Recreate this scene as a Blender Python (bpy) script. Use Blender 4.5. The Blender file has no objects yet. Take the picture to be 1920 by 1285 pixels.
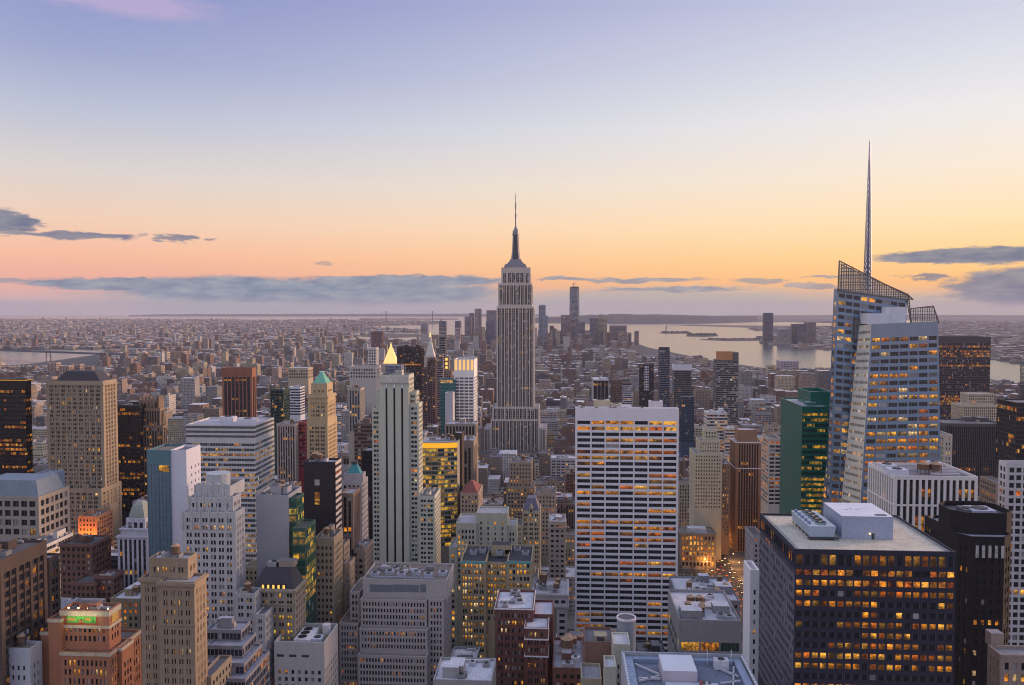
import bpy, math, random
from mathutils import Vector
R = math.radians
scene = bpy.context.scene
COL = scene.collection

# ---------------------------------------------------------------- camera
F, CX, CY, CAMH = 1550.0, 960.0, 642.5, 258.0
PITCH = math.atan((CY - 579.0) / F)
YAW = math.atan(95.0 / F * math.cos(PITCH))
cam_data = bpy.data.cameras.new('camera')
cam_data.sensor_width = 36.0
cam_data.lens = F / 1920.0 * 36.0
cam_data.clip_start = 1.0
cam_data.clip_end = 120000.0
cam = bpy.data.objects.new('camera', cam_data)
cam.location = (0, 0, CAMH)
cam.rotation_euler = (math.pi / 2 - PITCH, 0, YAW)
COL.objects.link(cam)
scene.camera = cam

# ---------------------------------------------------------------- view and renderer
scene.view_settings.view_transform = 'Standard'
scene.view_settings.look = 'None'
scene.view_settings.gamma = 1.0
scene.view_settings.exposure = 0.30
scene.view_settings.use_curve_mapping = False
cy = scene.cycles
cy.use_denoising = True
try:
    cy.denoiser = 'OPENIMAGEDENOISE'
except Exception:
    pass
cy.filter_width = 1.05
cy.max_bounces = 5
cy.diffuse_bounces = 2
cy.glossy_bounces = 3
cy.transmission_bounces = 3
cy.transparent_max_bounces = 12
cy.volume_bounces = 1
cy.sample_clamp_indirect = 4.0
cy.caustics_reflective = False
cy.caustics_refractive = False

# ---------------------------------------------------------------- dusk sky and low sun
def lin(r, g, b):
    def f(c):
        c /= 255.0
        return c / 12.92 if c <= .04045 else ((c + .055) / 1.055) ** 2.4
    return (f(r), f(g), f(b))

SUN_AZ, SUN_EL = 66.0, 11.0        # degrees clockwise from the avenues' direction (+Y); elevation
world = bpy.data.worlds.new('World')
scene.world = world
world.use_nodes = True
wn, wl = world.node_tree.nodes, world.node_tree.links
wn.clear()

def wmath(op, a=None, b=None, c=None, clamp=False):
    n = wn.new('ShaderNodeMath'); n.operation = op; n.use_clamp = clamp
    for i, v in enumerate((a, b, c)):
        if v is None: continue
        if isinstance(v, (int, float)): n.inputs[i].default_value = v
        else: wl.new(v, n.inputs[i])
    return n.outputs[0]

tc = wn.new('ShaderNodeTexCoord')
nrm = wn.new('ShaderNodeVectorMath'); nrm.operation = 'NORMALIZE'
wl.new(tc.outputs['Generated'], nrm.inputs[0])
sep = wn.new('ShaderNodeSeparateXYZ'); wl.new(nrm.outputs[0], sep.inputs[0])
dX, dY, dZ = sep.outputs
EL = wmath('MULTIPLY', wmath('ARCSINE', dZ), 180 / math.pi)
AZ = wmath('MULTIPLY', wmath('ARCTAN2', dX, dY), 180 / math.pi)      # 0 along the avenues, + to the west

def ramp(stops):
    r = wn.new('ShaderNodeValToRGB')
    r.color_ramp.interpolation = 'LINEAR'
    els = r.color_ramp.elements
    while len(els) < len(stops): els.new(.5)
    for e, (p, c) in zip(els, stops):
        e.position = (p + 2.0) / 92.0; e.color = (*lin(*c), 1)
    return r
elf = wmath('DIVIDE', wmath('ADD', EL, 2.0), 92.0)
A = ramp([(-2, (190, 176, 178)), (.2, (222, 175, 150)), (1.7, (254, 190, 110)), (3.3, (254, 207, 136)), (5.5, (252, 219, 172)), (8.4, (243, 225, 203)),
          (12, (231, 227, 225)), (15.5, (213, 213, 223)), (20, (188, 190, 214)), (34, (176, 182, 212)), (90, (186, 192, 220))])   # towards the set sun
Bq = ramp([(-2, (180, 168, 184)), (.2, (204, 176, 176)), (1.7, (232, 166, 150)), (3.3, (241, 181, 152)), (5.5, (234, 199, 176)), (8.4, (212, 203, 199)),
           (12, (180, 185, 205)), (15.5, (150, 159, 197)), (20, (127, 137, 189)), (34, (138, 148, 196)), (90, (186, 192, 220))])   # away from it
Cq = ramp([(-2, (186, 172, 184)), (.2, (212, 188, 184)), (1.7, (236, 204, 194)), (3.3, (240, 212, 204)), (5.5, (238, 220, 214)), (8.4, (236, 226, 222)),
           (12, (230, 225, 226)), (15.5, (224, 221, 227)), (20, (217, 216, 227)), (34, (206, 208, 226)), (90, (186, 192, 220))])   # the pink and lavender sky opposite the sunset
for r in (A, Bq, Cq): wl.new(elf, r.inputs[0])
az_r = R(SUN_AZ)
hl = wmath('SQRT', wmath('ADD', wmath('MULTIPLY', dX, dX), wmath('ADD', wmath('MULTIPLY', dY, dY), 1e-6)))
cosw = wmath('DIVIDE', wmath('ADD', wmath('MULTIPLY', dX, math.sin(az_r)), wmath('MULTIPLY', dY, math.cos(az_r))), hl)
mr = wn.new('ShaderNodeMapRange'); mr.interpolation_type = 'SMOOTHSTEP'
wl.new(cosw, mr.inputs[0]); mr.inputs[1].default_value = -.25; mr.inputs[2].default_value = .95

def wmix(fac, a, b):
    m = wn.new('ShaderNodeMix'); m.data_type = 'RGBA'
    for idx, v in ((0, fac), (6, a), (7, b)):
        if isinstance(v, (int, float)): m.inputs[idx].default_value = v
        elif isinstance(v, tuple): m.inputs[idx].default_value = (*v, 1)
        else: wl.new(v, m.inputs[idx])
    return m.outputs[2]
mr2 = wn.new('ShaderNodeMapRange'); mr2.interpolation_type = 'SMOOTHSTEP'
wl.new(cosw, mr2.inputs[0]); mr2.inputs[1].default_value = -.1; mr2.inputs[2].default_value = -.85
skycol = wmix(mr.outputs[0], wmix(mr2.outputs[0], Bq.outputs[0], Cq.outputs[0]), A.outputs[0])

# clouds: soft ellipses in azimuth and elevation whose outline is broken by noise
comb = wn.new('ShaderNodeCombineXYZ'); wl.new(AZ, comb.inputs[0]); wl.new(EL, comb.inputs[1])
scl = wn.new('ShaderNodeVectorMath'); scl.operation = 'MULTIPLY'
wl.new(comb.outputs[0], scl.inputs[0]); scl.inputs[1].default_value = (.55, 2.1, 1)
nz = wn.new('ShaderNodeTexNoise'); nz.inputs['Scale'].default_value = 1.0; nz.inputs['Detail'].default_value = 6.0
nz.inputs['Roughness'].default_value = .62
wl.new(scl.outputs[0], nz.inputs['Vector'])
warp = wn.new('ShaderNodeVectorMath'); warp.operation = 'SUBTRACT'
wl.new(nz.outputs['Color'], warp.inputs[0]); warp.inputs[1].default_value = (.5, .5, .5)
warp2 = wn.new('ShaderNodeVectorMath'); warp2.operation = 'MULTIPLY'
wl.new(warp.outputs[0], warp2.inputs[0]); warp2.inputs[1].default_value = (6.0, .75, 0)
pos = wn.new('ShaderNodeVectorMath'); pos.operation = 'ADD'
wl.new(comb.outputs[0], pos.inputs[0]); wl.new(warp2.outputs[0], pos.inputs[1])

def ellipse(ca, ce, wa, we, soft=.55, amount=1.0):
    s = wn.new('ShaderNodeVectorMath'); s.operation = 'SUBTRACT'
    wl.new(pos.outputs[0], s.inputs[0]); s.inputs[1].default_value = (ca, ce, 0)
    m = wn.new('ShaderNodeVectorMath'); m.operation = 'MULTIPLY'
    wl.new(s.outputs[0], m.inputs[0]); m.inputs[1].default_value = (1 / wa, 1 / we, 0)
    l = wn.new('ShaderNodeVectorMath'); l.operation = 'LENGTH'; wl.new(m.outputs[0], l.inputs[0])
    q = wn.new('ShaderNodeMapRange'); q.interpolation_type = 'SMOOTHSTEP'
    wl.new(l.outputs['Value'], q.inputs[0])
    q.inputs[1].default_value = 1.0 + soft * .5; q.inputs[2].default_value = 1.0 - soft * .5
    q.inputs[3].default_value = 0.0; q.inputs[4].default_value = amount
    return q.outputs[0]

def px_az(x): return math.degrees(math.atan((x - CX) / F)) - math.degrees(YAW)
def px_el(y, x=960): return math.degrees(math.atan((579.0 - y) / math.hypot(F, x - CX)))
def px_cloud(x0, x1, y0, y1, soft=.55, amount=1.0):
    xm = (x0 + x1) / 2
    e0, e1 = px_el(y0, xm), px_el(y1, xm)
    return ellipse((px_az(x0) + px_az(x1)) / 2, (e0 + e1) / 2, abs(px_az(x1) - px_az(x0)) / 2, abs(e0 - e1) / 2, soft, amount)

def union(ms):
    o = ms[0]
    for m in ms[1:]: o = wmath('MAXIMUM', o, m)
    return o
veil = union([px_cloud(180, 1000, 530, 606, .8, .85), px_cloud(880, 1640, 541, 606, .8, .8), px_cloud(-500, 260, 560, 606, .9, .5),
              px_cloud(1500, 2500, 546, 606, .8, .7), px_cloud(-2600, -400, 540, 604, .95, .55)])
bank = union([px_cloud(40, 330, 519, 543, .35, .93), px_cloud(220, 660, 519, 566, .4, .95), px_cloud(420, 940, 526, 572, .55, .86),
              px_cloud(560, 960, 517, 537, .4, .93), px_cloud(-40, 130, 524, 532, .5, .7),
              px_cloud(1000, 1120, 519, 527, .5, .8), px_cloud(1080, 1320, 521, 530, .6, .8), px_cloud(1130, 1400, 538, 547, .6, .75),
              px_cloud(1370, 1480, 522, 534, .6, .7), px_cloud(1480, 1560, 531, 541, .6, .7), px_cloud(1500, 1580, 516, 522, .6, .7)])
dark = union([px_cloud(1640, 2060, 463, 495, .35, .97), px_cloud(1776, 2300, 494, 580, .3, .97), px_cloud(1700, 1775, 511, 527, .5, .85),
              px_cloud(-90, 72, 392, 441, .35, .96), px_cloud(20, 235, 436, 449, .5, .9), px_cloud(300, 372, 442, 454, .5, .85),
              px_cloud(596, 650, 491, 497, .6, .5), px_cloud(240, 280, 438, 446, .6, .45), px_cloud(-900, -120, 380, 440, .5, .9),
              px_cloud(2200, 3200, 480, 560, .5, .9)])
pink = px_cloud(90, 390, -12, 36, .9, .55)
tone = wn.new('ShaderNodeMapRange'); wl.new(nz.outputs[0], tone.inputs[0])
tone.inputs[1].default_value = .35; tone.inputs[2].default_value = .68
veilcol = wmix(mr.outputs[0], lin(152, 162, 174), lin(178, 174, 168))
bankcol = wmix(tone.outputs[0], lin(100, 122, 150), lin(150, 160, 172))
darkcol = wmix(tone.outputs[0], lin(94, 104, 134), lin(140, 140, 150))
skycol = wmix(veil, skycol, veilcol)
skycol = wmix(bank, skycol, bankcol)
skycol = wmix(dark, skycol, darkcol)
skycol = wmix(pink, skycol, lin(196, 170, 204))
nish = wn.new('ShaderNodeTexSky'); nish.sky_type = 'NISHITA'; nish.sun_disc = False
nish.sun_elevation = R(SUN_EL); nish.sun_rotation = R(SUN_AZ)
bg = wn.new('ShaderNodeBackground'); wl.new(skycol, bg.inputs[0]); bg.inputs[1].default_value = .89
bg2 = wn.new('ShaderNodeBackground'); wl.new(nish.outputs[0], bg2.inputs[0]); bg2.inputs[1].default_value = .004
add = wn.new('ShaderNodeAddShader'); wl.new(bg.outputs[0], add.inputs[0]); wl.new(bg2.outputs[0], add.inputs[1])
wo = wn.new('ShaderNodeOutputWorld'); wl.new(add.outputs[0], wo.inputs[0])

sun_data = bpy.data.lights.new('sun', 'SUN')
sun_data.energy = 3.0
sun_data.angle = R(14)
sun_data.color = (1.0, .60, .36)
sun = bpy.data.objects.new('sun', sun_data)
sd = Vector((math.sin(az_r) * math.cos(R(SUN_EL)), math.cos(az_r) * math.cos(R(SUN_EL)), math.sin(R(SUN_EL))))
sun.rotation_euler = (-sd).to_track_quat('-Z', 'Y').to_euler()
sun.location = (900, 400, 900)
COL.objects.link(sun)

# ---------------------------------------------------------------- pixels to places
_f = Vector((-math.sin(YAW) * math.cos(PITCH), math.cos(YAW) * math.cos(PITCH), -math.sin(PITCH)))
_r = Vector((math.cos(YAW), math.sin(YAW), 0))
_u = _r.cross(_f)
def ray(x, y):
    return _f + _r * ((x - CX) / F) + _u * ((CY - y) / F)
def at(x, y, Y):
    """the point at distance Y down the avenues that the photograph shows at pixel x, y"""
    d = ray(x, y); t = Y / d.y
    return d.x * t, CAMH + d.z * t
def ground(x, y, z=0.0):
    d = ray(x, y); t = (z - CAMH) / d.z
    return d.x * t, d.y * t
def proj(X, Y, Z):
    v = Vector((X, Y, Z - CAMH)); w = v.dot(_f)
    return CX + F * v.dot(_r) / w, CY - F * v.dot(_u) / w

# ---------------------------------------------------------------- materials
MATS = {}
def new_mat(name):
    m = bpy.data.materials.new(name); m.use_nodes = True
    n, l = m.node_tree.nodes, m.node_tree.links
    return m, n, l, n['Principled BSDF']

def wall_mat(col, rough=.85, metal=0.0, vary=.16, name='masonry', spec=.3):
    col = tuple(min(.84, c * 1.18) for c in col)
    k = (name, tuple(round(c, 3) for c in col), rough, metal, vary)
    if k in MATS: return MATS[k]
    m, n, l, p = new_mat(name)
    g = n.new('ShaderNodeNewGeometry')
    mp = n.new('ShaderNodeMapping'); mp.inputs['Scale'].default_value = (.22, .22, .035); l.new(g.outputs['Position'], mp.inputs[0])
    t = n.new('ShaderNodeTexNoise'); t.inputs['Scale'].default_value = 1.0; t.inputs['Detail'].default_value = 6; t.inputs['Roughness'].default_value = .75
    l.new(mp.outputs[0], t.inputs['Vector'])
    t2 = n.new('ShaderNodeTexNoise'); t2.inputs['Scale'].default_value = 1.3; t2.inputs['Detail'].default_value = 2
    l.new(g.outputs['Position'], t2.inputs['Vector'])
    a = n.new('ShaderNodeMath'); a.operation = 'ADD'; l.new(t.outputs[0], a.inputs[0]); l.new(t2.outputs[0], a.inputs[1])
    r = n.new('ShaderNodeMapRange'); l.new(a.outputs[0], r.inputs[0])
    r.inputs[1].default_value = .65; r.inputs[2].default_value = 1.35
    r.inputs[3].default_value = 1 - vary * 1.6; r.inputs[4].default_value = 1 + vary
    v = n.new('ShaderNodeVectorMath'); v.operation = 'SCALE'; v.inputs[0].default_value = col
    l.new(r.outputs[0], v.inputs['Scale'])
    l.new(v.outputs[0], p.inputs['Base Color'])
    p.inputs['Roughness'].default_value = rough; p.inputs['Metallic'].default_value = metal
    p.inputs['Specular IOR Level'].default_value = spec
    MATS[k] = m
    return m

def glow_tree(n, l, p, src_color, strength):
    """lit rooms behind glass: brightness is broken by furniture, blinds and ceilings"""
    g = n.new('ShaderNodeNewGeometry')
    mp = n.new('ShaderNodeMapping'); mp.inputs['Scale'].default_value = (1.1, 1.1, 1.9); l.new(g.outputs['Position'], mp.inputs[0])
    t = n.new('ShaderNodeTexNoise'); t.inputs['Scale'].default_value = 1.0; t.inputs['Detail'].default_value = 4; t.inputs['Roughness'].default_value = .7
    l.new(mp.outputs[0], t.inputs['Vector'])
    r = n.new('ShaderNodeMapRange'); l.new(t.outputs[0], r.inputs[0])
    r.inputs[1].default_value = .36; r.inputs[2].default_value = .64; r.inputs[3].default_value = .18 * strength; r.inputs[4].default_value = 1.15 * strength
    t3 = n.new('ShaderNodeTexNoise'); t3.inputs['Scale'].default_value = .34; t3.inputs['Detail'].default_value = 2; l.new(g.outputs['Position'], t3.inputs['Vector'])
    r3 = n.new('ShaderNodeMapRange'); l.new(t3.outputs[0], r3.inputs[0]); r3.inputs[1].default_value = .36; r3.inputs[2].default_value = .62; r3.inputs[3].default_value = .12; r3.inputs[4].default_value = 1.35
    mm = n.new('ShaderNodeMath'); mm.operation = 'MULTIPLY'; l.new(r.outputs[0], mm.inputs[0]); l.new(r3.outputs[0], mm.inputs[1])
    l.new(src_color, p.inputs['Emission Color']); l.new(mm.outputs[0], p.inputs['Emission Strength'])

def pane_mat():
    m, n, l, p = new_mat('window_glass')
    e = n.new('ShaderNodeAttribute'); e.attribute_name = 'emit'
    b = n.new('ShaderNodeAttribute'); b.attribute_name = 'base'
    l.new(b.outputs['Color'], p.inputs['Base Color'])
    p.inputs['Roughness'].default_value = .18; p.inputs['Specular IOR Level'].default_value = .45
    glow_tree(n, l, p, e.outputs['Color'], 1.0)
    m.cycles.emission_sampling = 'NONE'
    return m
PANE = pane_mat()
def obj_window_mat(lit):
    m, n, l, p = new_mat('lit_window_glass' if lit else 'dark_window_glass')
    o = n.new('ShaderNodeObjectInfo')
    p.inputs['Roughness'].default_value = .15; p.inputs['Specular IOR Level'].default_value = .45
    if lit:
        p.inputs['Base Color'].default_value = (.05, .035, .02, 1)
        glow_tree(n, l, p, o.outputs['Color'], 1.25)
        tcg = n.new('ShaderNodeTexCoord'); sg = n.new('ShaderNodeSeparateXYZ'); l.new(tcg.outputs['Generated'], sg.inputs[0])
        rp = n.new('ShaderNodeValToRGB'); l.new(sg.outputs[2], rp.inputs[0])          # desks below, lit ceiling above, a blind or lintel at the top
        for e_, (ps, v_) in zip([rp.color_ramp.elements[0], rp.color_ramp.elements[1]] + [rp.color_ramp.elements.new(.5) for _ in range(2)], ((0, .25), (1, .55), (.45, .55), (.62, 1.0))):
            e_.position = ps; e_.color = (v_, v_, v_, 1)
        ml = n.new('ShaderNodeMath'); ml.operation = 'MULTIPLY'; src = p.inputs['Emission Strength'].links[0].from_socket
        l.new(src, ml.inputs[0]); l.new(rp.outputs[0], ml.inputs[1]); l.new(ml.outputs[0], p.inputs['Emission Strength'])
    else:
        l.new(o.outputs['Color'], p.inputs['Base Color'])
    m.cycles.emission_sampling = 'NONE'
    return m
WLIT, WDARK = obj_window_mat(True), obj_window_mat(False)

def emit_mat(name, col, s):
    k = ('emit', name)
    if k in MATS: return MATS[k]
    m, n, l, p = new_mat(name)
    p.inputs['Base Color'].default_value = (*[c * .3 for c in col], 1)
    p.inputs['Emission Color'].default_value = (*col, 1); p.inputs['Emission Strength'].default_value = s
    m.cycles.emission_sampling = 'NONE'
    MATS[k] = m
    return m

def city_mat():
    """far buildings, windows too small to tell apart"""
    m, n, l, p = new_mat('distant_masonry')
    c = n.new('ShaderNodeAttribute'); c.attribute_name = 'base'
    g = n.new('ShaderNodeNewGeometry')
    mp = n.new('ShaderNodeMapping'); mp.inputs['Scale'].default_value = (1 / 3.4, 1 / 3.4, 1 / 3.6); l.new(g.outputs['Position'], mp.inputs[0])
    fr = n.new('ShaderNodeVectorMath'); fr.operation = 'FRACTION'; l.new(mp.outputs[0], fr.inputs[0])
    fl = n.new('ShaderNodeVectorMath'); fl.operation = 'FLOOR'; l.new(mp.outputs[0], fl.inputs[0])
    s = n.new('ShaderNodeSeparateXYZ'); l.new(fr.outputs[0], s.inputs[0])
    sn = n.new('ShaderNodeSeparateXYZ'); l.new(g.outputs['Normal'], sn.inputs[0])
    def M(op, a, b=None):
        q = n.new('ShaderNodeMath'); q.operation = op
        for i, v in enumerate((a, b)):
            if v is None: continue
            if isinstance(v, (int, float)): q.inputs[i].default_value = v
            else: l.new(v, q.inputs[i])
        return q.outputs[0]
    ax = M('ABSOLUTE', sn.outputs[0]); az = M('ABSOLUTE', sn.outputs[2])
    sel = M('GREATER_THAN', ax, .5)
    u = M('ADD', M('MULTIPLY', s.outputs[0], M('SUBTRACT', 1.0, sel)), M('MULTIPLY', s.outputs[1], sel))
    wu = M('MULTIPLY', M('GREATER_THAN', u, .3), M('LESS_THAN', u, .78))
    wv = M('MULTIPLY', M('GREATER_THAN', s.outputs[2], .3), M('LESS_THAN', s.outputs[2], .75))
    win = M('MULTIPLY', M('MULTIPLY', wu, wv), M('LESS_THAN', az, .5))
    wnz = n.new('ShaderNodeTexWhiteNoise'); wnz.noise_dimensions = '3D'; l.new(fl.outputs[0], wnz.inputs['Vector'])
    lit = M('MULTIPLY', win, M('GREATER_THAN', wnz.outputs['Value'], .94))
    t2 = n.new('ShaderNodeTexNoise'); t2.inputs['Scale'].default_value = .25; t2.inputs['Detail'].default_value = 4
    l.new(g.outputs['Position'], t2.inputs['Vector'])
    rr = n.new('ShaderNodeMapRange'); l.new(t2.outputs[0], rr.inputs[0]); rr.inputs[1].default_value = .3; rr.inputs[2].default_value = .7
    rr.inputs[3].default_value = .72; rr.inputs[4].default_value = 1.2
    sc_ = n.new('ShaderNodeVectorMath'); sc_.operation = 'SCALE'; l.new(c.outputs['Color'], sc_.inputs[0]); l.new(rr.outputs[0], sc_.inputs['Scale'])
    mx = n.new('ShaderNodeMix'); mx.data_type = 'RGBA'
    l.new(win, mx.inputs[0]); l.new(sc_.outputs[0], mx.inputs[6]); mx.inputs[7].default_value = (.05, .05, .06, 1)
    l.new(mx.outputs[2], p.inputs['Base Color'])
    p.inputs['Roughness'].default_value = .8
    p.inputs['Emission Color'].default_value = (1.0, .46, .09, 1)
    l.new(M('MULTIPLY', lit, .55), p.inputs['Emission Strength'])
    m.cycles.emission_sampling = 'NONE'
    return m
CITY = city_mat()
ROOFS = [(.16, .16, .18), (.24, .24, .28), (.09, .09, .10), (.36, .36, .40), (.20, .17, .15), (.48, .49, .55), (.13, .12, .12)]
FRAME = wall_mat((.10, .10, .11), .5, 0, .05, 'window_frame')

# ---------------------------------------------------------------- mesh builder
class MB:
    def __init__(s):
        s.v, s.f, s.m, s.mats, s.e, s.b = [], [], [], [], [], []
        s.mi = {}
    def mat(s, m):
        i = s.mi.get(m)
        if i is None:
            i = s.mi[m] = len(s.mats); s.mats.append(m)
        return i
    def face(s, pts, m, emit=None, base=None):
        k = len(s.v); s.v.extend(pts)
        s.f.append(tuple(range(k, k + len(pts)))); s.m.append(s.mat(m))
        s.e.append(emit or (0, 0, 0)); s.b.append(base or (.02, .022, .03))
    def box(s, x0, x1, y0, y1, z0, z1, m, base=None, bottom=False, topmat=None, topbase=None):
        a, b, c, d = (x0, y0), (x1, y0), (x1, y1), (x0, y1)
        s.prism([a, b, c, d], z0, z1, m, base, bottom, topmat, topbase)
    def prism(s, pts, z0, z1, m, base=None, bottom=False, topmat=None, topbase=None, top_pts=None):
        tp = top_pts or pts; n = len(pts)
        for i in range(n):
            j = (i + 1) % n
            s.face([(*pts[i], z0), (*pts[j], z0), (*tp[j], z1), (*tp[i], z1)], m, None, base)
        s.face([(*q, z1) for q in tp], topmat or m, None, topbase or base)
        if bottom: s.face([(*q, z0) for q in reversed(pts)], m, None, base)
    def cyl(s, x, y, r0, z0, z1, m, n=12, r1=None, base=None, bottom=False, topmat=None):
        r1 = r0 if r1 is None else r1
        c = [(math.cos(2 * math.pi * i / n), math.sin(2 * math.pi * i / n)) for i in range(n)]
        s.prism([(x + r0 * a, y + r0 * b) for a, b in c], z0, z1, m, base, bottom, topmat,
                top_pts=[(x + r1 * a, y + r1 * b) for a, b in c])
    def bar(s, p, q, w, m):
        p, q = Vector(p), Vector(q); d = (q - p).normalized()
        a = d.cross(Vector((0, 0, 1)))
        if a.length < 1e-3: a = Vector((1, 0, 0))
        a.normalize(); b = a.cross(d)
        a *= w / 2; b *= w / 2
        c0 = [p + a + b, p - a + b, p - a - b, p + a - b]; c1 = [x + (q - p) for x in c0]
        for i in range(4):
            j = (i + 1) % 4
            s.face([tuple(c0[i]), tuple(c1[i]), tuple(c1[j]), tuple(c0[j])], m)
        s.face([tuple(x) for x in c1[::-1]], m); s.face([tuple(x) for x in c0], m)
    def build(s, name, parent=None, kind=None, origin=None):
        if not s.f: return None
        me = bpy.data.meshes.new(name)
        if origin:
            ox, oy, oz = origin
            me.from_pydata([(a - ox, b - oy, c - oz) for a, b, c in s.v], [], s.f)
        else:
            me.from_pydata(s.v, [], s.f)
        for m in s.mats: me.materials.append(m)
        if len(s.mats) > 1: me.polygons.foreach_set('material_index', s.m)
        if PANE in s.mats or CITY in s.mats:
            for nm, dat in (('emit', s.e), ('base', s.b)):
                at_ = me.attributes.new(nm, 'FLOAT_COLOR', 'FACE')
                at_.data.foreach_set('color', [c for t in dat for c in (t[0], t[1], t[2], 1.0)])
        o = bpy.data.objects.new(name, me)
        COL.objects.link(o)
        if origin: o.location = origin
        if parent is not None:
            o.parent = parent
            if not origin:
                o.location = -Vector(parent.location)
            else:
                o.location = Vector(origin) - Vector(parent.location)
        if kind: o['kind'] = kind
        return o

def tag(o, label, cat, group=None, kind=None):
    o['label'] = label
    if cat: o['category'] = cat
    if group: o['group'] = group
    if kind: o['kind'] = kind
    return o
def empty(name, loc, rz=0.0):
    o = bpy.data.objects.new(name, None); o.location = loc; o.rotation_euler = (0, 0, rz)
    o.empty_display_size = 2.0
    COL.objects.link(o); return o

# ---------------------------------------------------------------- facades
ORANGE, AMBER, WARM, EMBER, GOLD, WHITE = (1.0, .33, .025), (1.0, .45, .055), (1.0, .66, .30), (.70, .15, .012), (1.0, .47, .025), (.9, .85, .8)
PALS = {'o': [ORANGE, ORANGE, AMBER, EMBER], 'y': [AMBER, AMBER, WARM, ORANGE], 'g': [GOLD, GOLD, AMBER, (.8, .5, .03)],
        'w': [WARM, WHITE, AMBER, ORANGE], 'r': [(1, .12, .02), ORANGE, EMBER], 'm': [ORANGE, AMBER, WARM, ORANGE, EMBER]}
def style(pu=3.0, pv=3.7, pw=(1.2,), sh=1.6, rec=.35, dp=0.0, ds=.06, tb=2.5, ce=.8, span=None, lit=(.05, .08, 'm'), glass=(.02, .022, .03),
          blind=.12, inten=.8, pier=None):
    return dict(pu=pu, pv=pv, pw=pw, sh=sh, rec=rec, dp=dp, ds=ds, tb=tb, ce=ce, span=span, lit=lit, glass=glass, blind=blind, inten=inten, pier=pier)
def mod(st, **k):
    s = dict(st); s.update(k); return s

WCACHE = {}
def window_mesh(w, h, lit):
    k = (round(w, 2), round(h, 2), lit)
    if k in WCACHE: return WCACHE[k]
    b = MB(); g = WLIT if lit else WDARK
    b.face([(-w / 2, 0, 0), (w / 2, 0, 0), (w / 2, 0, h), (-w / 2, 0, h)], g)
    t = min(.09, w * .05)
    nm_ = 1 if w < 2.7 else max(2, round(w / 1.7))
    for x in [-w / 2 + t + (w - 2 * t) * q_ / nm_ for q_ in range(nm_ + 1)]:
        b.box(x - t, x + t, -.1, 0, 0, h, FRAME)
    me = bpy.data.meshes.new('window')
    me.from_pydata(b.v, [], b.f)
    for m in b.mats: me.materials.append(m)
    me.polygons.foreach_set('material_index', b.m)
    WCACHE[k] = me
    return me

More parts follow.
